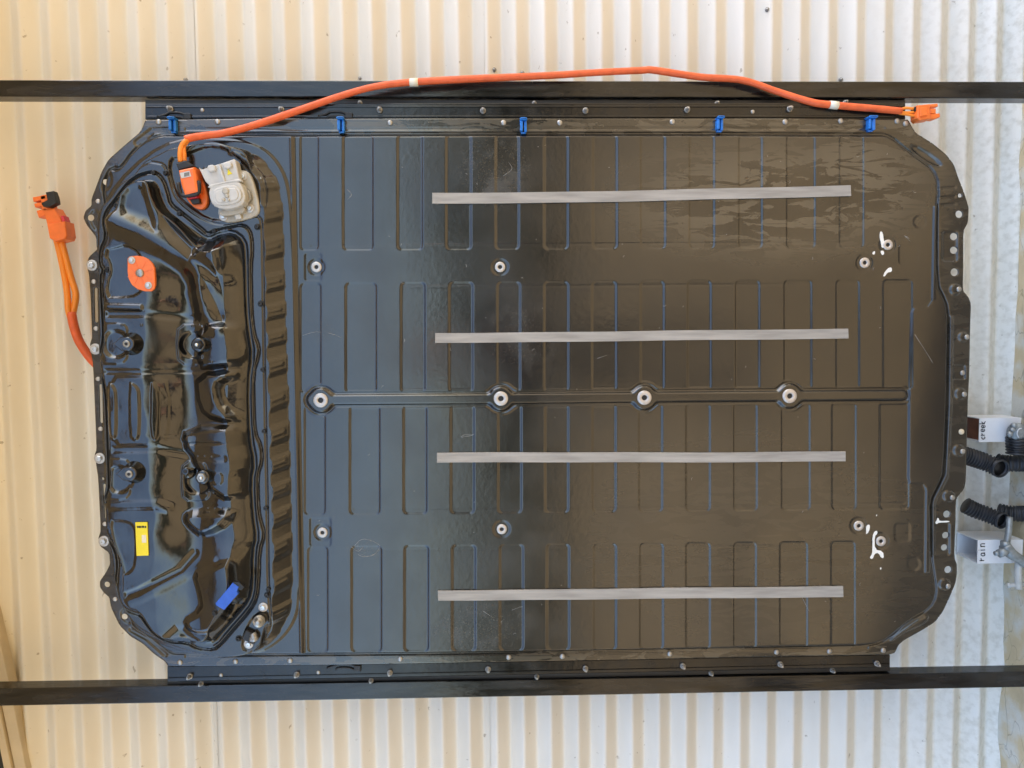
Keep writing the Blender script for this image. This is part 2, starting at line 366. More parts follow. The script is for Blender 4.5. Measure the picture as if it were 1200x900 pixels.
skin('shirt', pts, [(0, 1), (1, 2), (2, 3), (3, 4), (3, 5), (5, 6), (6, 7), (3, 8), (8, 9), (9, 10)], [(.15, .11), (.14, .10), (.17, .11), (.11, .08), (.055, .055), (.065, .065), (.05, .05), (.033, .033), (.065, .065), (.05, .05), (.033, .033)], M_cloth, pe)
pts = [J(0, 0, .98), J(.09, 0, .88), J(.11, .02, .50), J(.12, -.01, .10), J(.12, .12, .04), J(-.09, 0, .88), J(-.12, .02, .50), J(-.14, -.01, .10), J(-.15, .12, .04)]
skin('body', pts, [(0, 1), (1, 2), (2, 3), (3, 4), (0, 5), (5, 6), (6, 7), (7, 8)], [(.15, .11), (.09, .09), (.065, .065), (.05, .05), (.04, .03), (.09, .09), (.065, .065), (.05, .05), (.04, .03)], M_trous, pe)
pts = [J(0, 0, 1.50), J(0, .01, 1.58), J(0, .035, 1.66), J(0, .01, 1.74), J(0, .115, 1.665)]
hd = skin('head', pts, [(0, 1), (1, 2), (2, 3), (2, 4)], [(.05, .05), (.065, .07), (.075, .085), (.06, .07), (.014, .014)], M_skin, pe)
skin('hair', [J(0, -.02, 1.66), J(0, -.02, 1.75), J(0, .05, 1.79)], [(0, 1), (1, 2)], [(.08, .08), (.09, .09), (.05, .05)], M_hair, hd)
for sx in (-1, 1):
    wr = J(.10 if sx > 0 else -.12, .30, 1.22); P0 = (px_ + sx * .085, py_ + .40, gz + 1.26)
    pts = [wr, P0]; ed = [(0, 1)]; rr_ = [(.026, .026), (.03, .014)]
    for k in range(4):
        q = [(P0[0] + (k - 1.5) * .004, P0[1] + .02, P0[2] + .034 - k * .019), (P0[0] - sx * .02, P0[1] + .05 - .003 * k, P0[2] + .034 - k * .019), (P0[0] - sx * .045, P0[1] + .045, P0[2] + .032 - k * .018)]
        i = len(pts); pts += q; ed += [(1, i), (i, i + 1), (i + 1, i + 2)]; rr_ += [.009, .008, .007]
    i = len(pts); pts += [(P0[0] - sx * .015, P0[1] + .0, P0[2] + .04), (P0[0] - sx * .035, P0[1] + .01, P0[2] + .05)]; ed += [(1, i), (i, i + 1)]; rr_ += [.010, .008]
    skin('hand', pts, ed, rr_, M_skin, pe)
ph = bpy.data.objects.new('phone', None); COL.objects.link(ph)
MB().box(-(gz + 1.26) - .036, -(gz + 1.26) + .036, px_ - .075, px_ + .075, -(py_ + .445), -(py_ + .437), .002).build('phone_case', M_rub, ph)
ph['label'] = 'black phone held level in both hands by the person facing the wall'; ph['category'] = 'phone'

# ================================================================== BATTERY PACK
pack = thing('battery_pack', 'black electric vehicle battery pack hung between two rails on the corrugated wall', 'battery pack', at(600, 450, -.1))

def chaikin(P, it=1, closed=True):
    P = np.array(P, float)
    for _ in range(it):
        Q = np.roll(P, -1, 0); P = np.stack([.75 * P + .25 * Q, .25 * P + .75 * Q], 1).reshape(-1, 2)
    return P
def pl(pts, w=0.0): return np.array([at2(x, y, w) for x, y in pts])

# grid
p00 = at2(92, 450); p10 = at2(1145, 450); pm = at2(352, 450)
us = np.r_[np.arange(p00[0], pm[0], .66 * PX), np.arange(pm[0], p10[0], 1.0 * PX)]
v0 = at2(600, 792)[1] - .02; v1 = at2(600, 130)[1] + .01
vs = np.arange(v0, v1, .88 * PX)
NU, NV = len(us), len(vs)
UU, VV = np.meshgrid(us, vs, indexing='ij')
H = np.zeros_like(UU)
def sdf(P, X, Y, closed=True, signed=True):
    """distance (positive inside when signed)"""
    d = np.full(X.shape, 1e9); ins = np.zeros(X.shape, bool); n = len(P)
    for i in range(n if closed else n - 1):
        a = P[i]; c = P[(i + 1) % n]; ex, ey = c - a; L2 = ex * ex + ey * ey + 1e-18
        t = np.clip(((X - a[0]) * ex + (Y - a[1]) * ey) / L2, 0, 1)
        d = np.minimum(d, (X - a[0] - t * ex) ** 2 + (Y - a[1] - t * ey) ** 2)
        if signed and a[1] != c[1]:
            cr = ((a[1] > Y) != (c[1] > Y)) & (X < (c[0] - a[0]) * (Y - a[1]) / (c[1] - a[1]) + a[0]); ins ^= cr
    d = np.sqrt(d)
    return np.where(ins, d, -d) if signed else d
def sub(P, pad):
    a = np.searchsorted(us, P[:, 0].min() - pad); b_ = np.searchsorted(us, P[:, 0].max() + pad)
    c = np.searchsorted(vs, P[:, 1].min() - pad); d = np.searchsorted(vs, P[:, 1].max() + pad)
    return (slice(max(a, 0), b_), slice(max(c, 0), d))
def sm(x): x = np.clip(x, 0, 1); return x * x * (3 - 2 * x)
def raise_poly(P, h, ramp, sharp=False):
    """ramp in px measured inwards from the outline"""
    s_ = sub(P, 2 * PX); d = sdf(P, UU[s_], VV[s_]) / (ramp * PX)
    H[s_] += h * (np.clip(d, 0, 1) if sharp else sm(d))
def ridge(P, h, half, flat=0.0, closed=False, power=1):
    s_ = sub(P, half * PX * 1.1); d = sdf(P, UU[s_], VV[s_], closed, False) / PX
    H[s_] += h * sm((half - d) / max(half - flat, 1e-6))
def rrect(x0, x1, y0, y1, r, w=0.0):
    pts = []
    for cx, cy, a in ((x1 - r, y0 + r, -90), (x1 - r, y1 - r, 0), (x0 + r, y1 - r, 90), (x0 + r, y0 + r, 180)):
        for k in range(5): t = math.radians(a + 22.5 * k); pts.append((cx + r * math.cos(t), cy + r * math.sin(t)))
    return pl(pts, w)
def circ(x, y, r, n=20): return pl([(x + r * math.cos(2 * math.pi * k / n), y + r * math.sin(2 * math.pi * k / n)) for k in range(n)])

OUT = [(171, 139), (165, 154), (145, 171), (127, 187), (119, 201), (112, 220), (107, 233), (107, 241), (100, 247), (97.5, 255), (101, 263), (108, 272), (112, 277), (115, 291), (104, 301), (101, 311), (104, 320), (106, 345), (108, 395), (105.5, 403), (106, 411), (109, 426), (112, 500), (113, 527), (110.5, 534), (112, 541), (115, 560), (118, 622), (115, 631), (117, 640), (128, 648), (129, 661), (124, 671), (117, 681), (117, 688), (121, 694), (128, 700), (130, 712), (140, 733), (153, 746), (167, 754), (181, 767), (193, 775), (197, 781),
       (420, 778.5), (700, 773.5), (1043, 767), (1049, 765), (1053, 756), (1060, 750), (1080, 739), (1096, 729), (1105, 717), (1113, 700), (1120, 683), (1121.5, 672), (1121.5, 661), (1119, 655), (1118.5, 647), (1120, 613), (1120, 596), (1121, 584), (1130, 573), (1132, 563), (1133, 520), (1134.5, 467), (1136, 440), (1137, 382), (1138, 356), (1135, 348), (1129, 341), (1128.5, 334), (1129, 313), (1129, 271), (1134.5, 261), (1135.5, 244), (1133, 235), (1129, 223), (1123, 208), (1118, 193), (1109, 181), (1093, 168), (1073, 155.5), (1068, 147), (1064, 139)]
OUTP = pl(OUT, -.014); OUTP = np.stack([.86 * OUTP + .14 * np.roll(OUTP, -1, 0), .14 * OUTP + .86 * np.roll(OUTP, -1, 0)], 1).reshape(-1, 2)
# raised main sheet inside the flange
RIM = [(196, 156), (182, 158), (166, 165), (152, 178), (143, 191), (137, 197), (128, 196), (122, 204), (119, 222), (122, 238), (118, 252), (113, 266), (113, 278), (116, 295), (117.5, 313), (116.6, 331), (117.5, 384), (118, 410), (121, 426), (123, 500), (124, 530), (127, 560), (129, 620), (134, 650), (134, 672), (138, 700), (150, 722), (156, 737), (172, 747), (190, 763), (206, 769),
       (420, 768.5), (700, 765), (1000, 759.5), (1020, 758), (1034, 755), (1046, 747), (1067, 729), (1092, 715), (1100, 700), (1098, 680), (1094, 655), (1093, 613), (1092.5, 588), (1101.5, 570), (1108, 555), (1111, 475), (1112, 446), (1113, 372), (1111, 354), (1100, 332), (1100, 250), (1103, 215), (1096, 197), (1082, 187), (1062, 172), (1048, 160), (1034, 155.5)]
RIMP = chaikin(pl(RIM), 1)
H += .0145 * sm(sdf(RIMP, UU, VV) / (4.5 * PX)) - .0145
s_ = (slice(None), slice(None)); q_ = sdf(RIMP, UU, VV) / PX; H -= .0035 * sm((2.2 - np.abs(q_ + 1.6)) / 1.8)
# narrow groove pressed just inside/outside the rim at the long edges
for P in ([(215, 149), (1040, 148)], [(215, 772.5), (700, 768.6), (1020, 762.4)]): ridge(pl(P), -.002, 2.5, .6)
# recessed slots of the main sheet
rows = [
    (157, 294, [352, 373, 402, 437, 466, 495, 523, 552, 581, 608, 638, 665.5, 695, 723, 751, 779.5, 808, 837, 866, 893, 922, 955, 984, 1012], 291),
    (331, 461, [352, 376, 405, 441, 470, 498, 526.5, 554, 583, 609.5, 638, 666, 694, 722, 751, 778, 806, 833, 862, 890, 919, 951, 980, 1007, 1035, 1069], 327),
    (475, 604, [357, 381, 410, 445, 473, 500, 528.5, 555.5, 584, 611, 639, 666, 694.5, 721.5, 749, 776, 804, 832, 860, 887, 916, 949, 975, 1003, 1031, 1065], 598),
    (640, 765, [361, 384, 412, 447, 474, 502, 530, 557, 586, 613, 641, 667, 696, 722, 750, 777, 804, 832, 860, 886, 914, 946, 974, 1002], 633)]
for ri, (y0, y1, xs, yr) in enumerate(rows):
    for k in range(0, len(xs), 2):
        f = (xs[k] - 360) / 650.
        a, b_ = y0, y1
        if ri in (0, 2): b_ = y1 + (yr - y1) * f; a = y0 - (4 * f if ri == 2 else 0)
        else: a = y0 + (yr - y0) * f; b_ = y1 - (3.5 * f if ri == 1 else 5.5 * f)
        sl_ = (xs[k + 1] - xs[k])
        dpt = -.0019 if k else -.0014
        raise_poly(rrect(xs[k] - 1, xs[k + 1] + 1, a, b_, 5.5), dpt, 2.0)
# faint cross creases between the slot rows
for P in ([(365, 288), (640, 286), (985, 284)], [(405, 337), (1060, 332)], [(415, 597), (1060, 590)], [(365, 645), (640, 644), (1000, 638)]): ridge(pl(P), -.0005, 2.0)
# step at the left of the main sheet
STEP = pl([(346.5, 158), (349.5, 300), (352.5, 450), (355.5, 600), (359, 770), (120, 790), (100, 100), (346, 100)])
s_ = slice(0, np.searchsorted(us, at2(372, 450)[0]))
d = sdf(STEP, UU[s_], VV[s_]) / PX
H[s_] += .0035 * sm((d) / 6.5) * (sdf(RIMP, UU[s_], VV[s_]) > 0)
ridge(pl([(342, 163), (345, 300), (348, 450), (351, 600), (354, 766)]), .0016, 3.0, .4)
# centre rib with round seats
RIB = pl([(366, 468.6), (600, 467), (800, 465), (1057, 463)])
s_ = sub(RIB, 22 * PX); dr = sdf(RIB, UU[s_], VV[s_], False, False) / PX
for x, y in ((376, 469), (587, 467), (755, 466), (925, 464)):
    c = at2(x, y); q = np.hypot(UU[s_] - c[0], VV[s_] - c[1]) / PX - 8.5; k_ = 4.0
    h_ = np.clip(.5 + .5 * (dr - q) / k_, 0, 1); dr = dr * (1 - h_) + q * h_ - k_ * h_ * (1 - h_)
blk = sm((12.0 - dr) / 3.0); H[s_] = H[s_] * (1 - blk) + blk * 0.0
H[s_] += .0052 * sm((6.8 - dr) / 3.2) - .0024 * sm(1 - abs(dr - 7.6) / 2.2)
# raised terrace at the right hand end
TER = pl([(1093, 240), (1100, 241), (1100, 332), (1111, 354), (1113, 372), (1112, 446), (1111, 475), (1108, 555), (1101, 569), (1092, 586), (1091, 600), (1090, 672), (1083, 672), (1084, 575), (1081, 568), (1066, 567), (1063, 560), (1065, 440), (1067, 366), (1071, 360), (1086, 359), (1091, 352)])
raise_poly(TER, .0020, 1.9)
ridge(pl([(1095.5, 242), (1093, 350)]), .0010, 2.6); ridge(pl([(1086, 572), (1085, 670)]), .0010, 2.6)
ridge(pl([(1101.5, 240), (1101.5, 332), (1113, 356), (1115, 372), (1113.5, 475), (1110, 556), (1094, 588), (1094, 655)]), -.003, 3.0, .5)
# small pads on the right
for x, y, r in ((1078, 260, 9), (1071, 661, 9)): raise_poly(circ(x, y, r), -.0012, 3)
for x0, x1, y0, y1 in ((1052, 1078, 285, 311), (1047, 1068, 612, 636)): raise_poly(rrect(x0, x1, y0, y1, 5), -.0008, 3)
# recess seats round the plain collars
COLLARS = [(371, 313), (586, 313), (1013, 308), (1040, 287), (378, 624), (588, 620), (1006, 616), (1032, 634)]
for x, y in COLLARS: raise_poly(circ(x, y, 11), -.0014, 2.5)
raise_poly(rrect(356, 378, 296, 330, 4), -.0010, 2.5); raise_poly(rrect(362, 389, 606, 641, 4), -.0010, 2.5)
# right flange reliefs
raise_poly(rrect(1108, 1128, 269, 307, 4), -.003, 3); raise_poly(rrect(1099, 1119, 613, 654, 4), -.003, 3); raise_poly(rrect(1121, 1137, 427, 446, 3), -.003, 2)
for x, y, r in ((1124, 339, 8), (1133, 395, 7), (1130, 462, 8), (1128, 529, 8), (1116, 583, 8), (1111, 687, 8)): raise_poly(circ(x, y, r), .0035, 3)
ridge(pl([(1119, 372), (1118, 470), (1113, 560), (1098, 590), (1097, 650)]), .003, 4)
for y in (219, 230, 239): ridge(pl([(1103, y), (1124, y - 1)]), -.0015, 2)
raise_poly(chaikin(pl([(1074, 163), (1102, 180), (1112, 192), (1104, 196), (1086, 187), (1068, 172)]), 1), -.006, 5)
raise_poly(chaikin(pl([(1094, 722), (1092, 733), (1060, 747), (1048, 757), (1044, 752), (1062, 738), (1084, 723)]), 1), .004, 4)
# left flange reliefs
raise_poly(chaikin(pl([(112, 222), (122, 226), (130, 222), (134, 212), (132, 202), (124, 199), (116, 205)]), 1), -.003, 3)
raise_poly(chaikin(pl([(98, 252), (106, 241), (116, 250), (118, 262), (112, 272), (104, 268)]), 1), -.002, 3)
raise_poly(chaikin(pl([(134, 722), (142, 713), (152, 713), (157, 722), (153, 733), (144, 736)]), 1), -.002, 3)
ridge(pl([(124, 315), (124.5, 400), (128, 500), (131, 560)]), -.0015, 2.0)
ridge(pl([(157, 165), (175, 151), (200, 150)]), -.004, 5, 2); ridge(pl([(150, 741), (170, 752), (190, 770)]), -.003, 4, 1)
# ---- front hump
HUMP = pl([(205, 176), (193, 183), (180, 189), (170, 197), (165, 207), (154, 213), (144, 221), (139, 231), (129, 240), (122, 250), (120, 262), (119, 290), (122, 305), (122, 330), (122, 400), (123, 430), (127, 460), (130, 520), (131, 565), (127, 580), (128, 615), (137, 640), (140, 672), (144, 700), (160, 722), (172, 733), (190, 744), (218, 756), (244, 763), (275, 766), (302, 762), (324, 747), (340, 722), (344, 692), (343, 600), (340, 500), (337, 400), (334, 300), (333, 250), (328, 215), (316, 195), (300, 181), (272, 172), (240, 170)])
HUMPP = chaikin(HUMP, 2)
s_ = sub(HUMP, 3 * PX); Us, Vs = UU[s_], VV[s_]
dh = sdf(HUMPP, Us, Vs) / PX
ux = (Us - at2(0, 450)[0]) / (at2(1, 450)[0] - at2(0, 450)[0])                # rough photo column
vy = (at2(600, 0)[1] - Vs) / (at2(600, 0)[1] - at2(600, 1)[1])                # rough photo row
# crimps along the long slope
tri = lambda x: 2 * np.abs(x - np.floor(x + .5)) * 2 - 1
_q = (vy - 205 + 5 * np.sin(vy / 31.) + (ux - 325) * .35) / 37.0; crimp = np.clip(tri(_q) * 3.2, -1, 1)
right = sm((ux - 300) / 12)
ramp = 3.5 + right * 14
ins = (sdf(HUMPP, Us, Vs) > 0)
prof = np.clip((dh + right * 1.1 * crimp) / ramp, 0, 1)
prof = np.where(right > .5, prof, sm(prof))
H[s_] += .030 * prof * ins
# facets on the slope
H[s_] += right * ins * (.0011 * np.exp(-((_q - np.floor(_q) - .5) / .05) ** 2) + .0007 * (.5 - np.abs(_q - np.floor(_q) - .5))) * sm((dh - 2) / 3) * sm((18 - dh) / 3)
# outer skirt step round the hump
SK = chaikin(pl([(190, 163), (260, 160), (305, 168), (330, 190), (343, 225), (346, 300), (349, 450), (353, 600), (354, 700), (348, 728), (330, 752), (300, 769), (230, 766), (190, 755), (150, 735), (120, 640), (110, 300), (120, 230)]), 2)
raise_poly(SK, .003, 4)
SEAL = pl([(184, 206), (170, 210), (160, 218), (152, 228), (143, 240), (135, 250), (131, 262), (135, 280), (128, 295), (127, 310), (132, 319), (128, 326), (131, 374), (132, 398), (126, 420), (126, 431), (134, 451), (136, 499), (138, 561), (138, 571), (132, 583), (132, 619), (138, 628), (145, 640), (148, 656), (146, 674), (146, 691), (152, 706), (165, 712), (174, 714), (181, 725), (190, 736), (205, 745), (227, 746), (240, 753), (257, 754), (266, 747), (283, 727), (298, 710), (307, 695), (309, 673), (310, 640), (316, 622), (312, 608), (309, 595), (308, 569), (308, 552), (313, 538), (312, 520), (305, 506), (303.5, 481), (302.6, 437), (309, 417), (309.7, 407), (303.5, 391), (301, 366), (300, 313), (302, 299), (301, 278), (296, 269), (287, 266), (273, 270), (259, 273), (250, 277), (245, 272), (236, 265), (220, 252), (208, 243), (205, 230), (200, 215), (192, 207)])
SEALP = chaikin(SEAL, 1)
ds = sdf(SEALP, Us, Vs) / PX
H[s_] -= .0045 * sm((2.1 - np.abs(ds)) / 1.4)
# the line of the outer rim of the cover
RIM2 = chaikin(pl([(134, 232), (150, 218), (165, 206), (173, 199), (184, 194), (191, 195), (200, 197), (205, 206), (208, 217), (212, 231), (219, 241), (238, 256), (255, 264), (268, 266), (282, 264), (300, 257), (308, 256), (313, 262), (314, 300), (315, 400), (317, 500), (319, 600), (320, 690), (324, 720), (318, 740), (303, 756), (290, 762), (262, 764), (244, 760), (218, 755), (201, 749), (190, 741), (178, 734), (162, 727), (153, 712), (148, 701), (141, 688), (137, 671), (134, 640), (129, 620), (128, 590), (131, 560), (128, 480), (123, 430), (124, 380), (122, 313), (124, 300), (124, 262), (128, 245)]), 1)
dr2 = sdf(RIM2, Us, Vs) / PX
H[s_] -= .0022 * sm((1.7 - np.abs(dr2)) / 1.2)
# inner bulge
C = pl([(188, 215), (175, 216), (166, 220), (156, 231), (153, 240), (152, 248), (145, 255), (139, 263), (141, 276), (143, 287), (136, 294), (135, 303), (141, 313), (142, 322), (138, 331), (137, 366), (137, 400), (134, 425), (138, 450), (141, 470), (143, 510), (144, 560), (140, 580), (143, 612), (149, 635), (156, 650), (158, 665), (157, 690), (165, 703), (178, 707), (186, 720), (194, 732), (210, 740), (228, 738), (245, 746), (258, 745), (267, 733), (285, 713), (297, 698), (301, 680), (301, 640), (305, 625), (301, 600), (299, 560), (303, 540), (297, 510), (295, 450), (300, 415), (296, 390), (293, 360), (292, 300), (290, 285), (278, 276), (264, 279), (252, 285), (243, 281), (232, 272), (218, 260), (205, 250), (198, 235), (195, 222)])
CP = chaikin(C, 1)
dc = sdf(CP, Us, Vs) / PX
r2 = sm((ux - 225) / 50)
rb = 5 + r2 * 14
B = np.zeros_like(Us)
B += (.036 + .012 * r2) * np.where(r2 > .5, np.clip(dc / rb, 0, 1) ** .9, sm(dc / rb))
inn = np.where(r2 > .5, np.clip(dc / rb, 0, 1), sm(dc / 9))
def lp(pts, h, ramp, it=1):
    global B
    B = B + inn * h * sm(sdf(chaikin(pl(pts), it), Us, Vs) / PX / ramp)
def lr(pts, h, half, flat=0.):
    global B
    B = B + inn * h * sm((half - sdf(pl(pts), Us, Vs, False, False) / PX) / (half - flat))
soft = lambda t: .5 * np.clip(t, 0, 1) + .5 * sm(t)
B -= r2 * .005 * sm((3.5 - np.abs(dc + 2.5)) / 3)
# broad back of the bulge leans downhill to the right
B += inn * (-.027 * soft((ux - 190 - 5 * sm((vy - 518) / 6) + 4 * sm((vy - 434) / 6) + 2.5 * np.sin(vy / 21.) + 1.5 * np.sin(vy / 8.3)) / 52) * sm((vy - 285) / 60) * (1 - .6 * sm((vy - 640) / 40)))
# high ridge from upper left to the middle
lr([(146, 262), (180, 276), (214, 294), (238, 312), (250, 335), (255, 362)], .014, 20, 1)
lp([(160, 226), (186, 220), (195, 240), (200, 262), (208, 285), (180, 272), (156, 258)], -.003, 9)
lr([(192, 222), (196, 245), (203, 268)], .003, 8, 1)
lp([(208, 252), (230, 272), (248, 288), (262, 284), (240, 316), (226, 300), (212, 285), (200, 262)], -.010, 12)
lp([(248, 292), (262, 282), (276, 288), (280, 312), (270, 332), (250, 318), (238, 306)], .012, 14)
lp([(246, 322), (262, 330), (274, 350), (276, 384), (262, 372), (246, 350)], -.008, 14)
lr([(248, 326), (240, 345), (250, 372), (268, 385)], .004, 13, 1)
# pad of the round orange blanking cap
lp([(141, 296), (152, 294), (166, 290), (182, 298), (187, 318), (187, 340), (178, 350), (164, 352), (140, 352)], -.006, 3)
lr([(142, 369), (188, 369), (236, 374)], -.004, 6, .5)
lr([(142, 361), (182, 362)], .004, 5, 1)
# central field with upright pads
lr([(138, 434), (180, 434), (262, 434), (272, 430)], -.0035, 4.5, .5)
lr([(138, 522), (200, 521), (236, 530), (275, 532)], -.0032, 6, .5)
lp([(139, 438), (200, 438), (214, 446), (214, 512), (200, 517), (143, 518)], .0025, 4)
for x0, x1 in ((146, 158), (170, 184), (193, 204)): 
    B = B + inn * .0045 * sm(sdf(chaikin(pl([(x0, 446), (x0 + 4, 445), (x1 - 3, 450), (x1, 458), (x1, 503), (x1 - 3, 511), (x0 + 5, 512), (x0, 505)]), 1), Us, Vs) / PX / 3.2)
# ledge on the right with steps
lp([(238, 376), (306, 376), (308, 400), (306, 428), (262, 434), (240, 434)], .016, 12)
lp([(226, 495), (306, 490), (310, 540), (308, 582), (262, 582), (236, 540), (222, 516)], .016, 11)
lp([(222, 512), (282, 512), (282, 517), (222, 519)], -.004, 3)
lp([(236, 432), (306, 430), (306, 494), (262, 494), (240, 478)], .016, 10); lp([(260, 446), (276, 436), (306, 432), (306, 494), (280, 488), (264, 472)], -.022, 12)
lp([(226, 592), (240, 587), (290, 587), (288, 602), (270, 618), (246, 626), (232, 616), (224, 604)], .018, 13)
lp([(262, 546), (276, 546), (276, 562), (262, 562)], .002, 3)
# lower field
lr([(146, 584), (200, 583), (212, 588)], .004, 8, 1)
lp([(145, 600), (163, 600), (174, 604), (178, 614), (178, 650), (172, 661), (160, 664), (152, 640)], -.0035, 3)
lr([(160, 688), (180, 680), (225, 657), (240, 640)], -.0042, 6, 1)
lr([(160, 696), (182, 688), (228, 666), (262, 648)], .0015, 8, 1)
lp([(236, 660), (262, 648), (288, 640), (292, 680), (288, 700), (268, 728), (248, 733), (232, 728), (226, 712), (246, 700), (244, 684)], .012, 10)
lp([(200, 735), (226, 712), (246, 738), (262, 736), (240, 746), (212, 742)], -.006, 9)
BOSS = [(150, 403, 0), (233, 404, 1), (153, 555, 0), (238, 559, 1), (218, 552, 2)]
for x, y, k in BOSS:
    if k < 2:
        lp([(x - 13, y - 24), (x + 13, y - 25), (x + 20, y - 18), (x + 18, y - 8), (x + 21, y), (x + 18, y + 8), (x + 20, y + 16), (x + 12, y + 24), (x - 13, y + 23), (x - 15, y)], .0030, 2.5)
        c = at2(x + 5, y); B -= inn * .007 * sm((17 - np.hypot(Us - c[0], Vs - c[1]) / PX) / 5)
B += inn * .0005 * np.sin(Us * 61 + np.sin(Vs * 40)) * np.sin(Vs * 53)     # gentle wobble of the pressing
H[s_] += B
# recess that holds the two connectors, and the pad bottom right
H[s_] -= .006 * sm(sdf(chaikin(pl([(232, 180), (250, 174), (270, 176), (285, 186), (300, 200), (311, 222), (311, 250), (298, 256), (270, 263), (250, 262), (226, 246), (212, 232), (204, 206), (206, 188), (220, 186)]), 1), Us, Vs) / PX / 4)
H[s_] -= .003 * sm(sdf(chaikin(pl([(312, 708), (322, 712), (322, 732), (312, 750), (298, 758), (288, 754), (290, 736), (300, 716)]), 1), Us, Vs) / PX / 3)
H[s_] += .0018 * sm((2.6 - np.abs(sdf(chaikin(pl([(224, 184), (232, 176), (246, 170), (262, 172), (274, 178), (276, 186), (284, 184), (300, 196), (316, 215), (315, 255)]), 1), Us, Vs, False, False)) / PX) / 1.6)
# faint dents of a used sheet
H += .00025 * np.sin(UU * 9 + 1.3 * np.sin(VV * 7)) * np.sin(VV * 11 + UU * 3)

# holes through the flange
HOLES = [(123.5, 213, 3.7), (106, 255, 3.6), (125.5, 685, 3.4), (145.5, 723, 3.6), (1125, 229, 2.4), (1124, 251, 4.3), (1118.5, 277, 4.3), (1118.5, 293, 4.3), (1118.5, 319, 4.6),
         (1109.6, 602.5, 4.3), (1109, 627.6, 4.0), (1107.5, 642, 4.0), (1111, 667.6, 4.4), (120.6, 561, 1.6)]
SL = [((112.2, 339), (113, 376)), ((118, 452), (119, 494)), ((122.5, 569), (124.5, 606))]
SD = sdf(OUTP, UU, VV)
for x, y, r in HOLES:
    c = at2(x, y, -.0145); SD = np.minimum(SD, np.hypot(UU - c[0], VV - c[1]) - r * PX)
for a, c in SL:
    P = pl([a, c], -.0145); s_ = sub(P, 8 * PX); SD[s_] = np.minimum(SD[s_], sdf(P, UU[s_], VV[s_], False, False) - 1.9 * PX)
gu, gv = np.gradient(SD, us, vs); gl = np.sqrt(gu ** 2 + gv ** 2) + 1e-9
near = (np.abs(SD) < .62 * PX)
Un = UU - near * SD * gu / gl; Vn = VV - near * SD * gv / gl
keep = SD > -.62 * PX
idx = np.arange(NU * NV).reshape(NU, NV)
fk = keep[:-1, :-1] & keep[1:, :-1] & keep[1:, 1:] & keep[:-1, 1:]
allnear = near[:-1, :-1] & near[1:, :-1] & near[1:, 1:] & near[:-1, 1:]
fk &= ~allnear
coverm = sdf(SEALP, UU, VV) > 0
cf = coverm[:-1, :-1]
dust = np.zeros_like(UU)
def blob(x, y, rx, ry, a):
    c = at2(x, y); global dust
    dust = np.maximum(dust, a * sm(1.3 - np.sqrt(((UU - c[0]) / (rx * PX)) ** 2 + ((VV - c[1]) / (ry * PX)) ** 2)))
blob(900, 235, 190, 75, 1.0); blob(1000, 215, 100, 75, 1.0)
blob(900, 640, 300, 170, .35); _fl = sdf(RIMP, UU, VV) < -1 * PX; _x = (VV > at2(600, 158)[1]) | (VV < at2(600, 764)[1]); dust = np.maximum(dust, .85 * (_fl & _x)); dust = np.maximum(dust, .45 * _fl); scuff = dust * 0; dust_keep = dust; dust = scuff
blob(580, 200, 45, 50, 1.); blob(560, 735, 65, 35, 1.); blob(430, 645, 26, 12, .8); blob(610, 400, 60, 60, .5); blob(380, 390, 30, 40, .4)
scuff = dust; dust = dust_keep
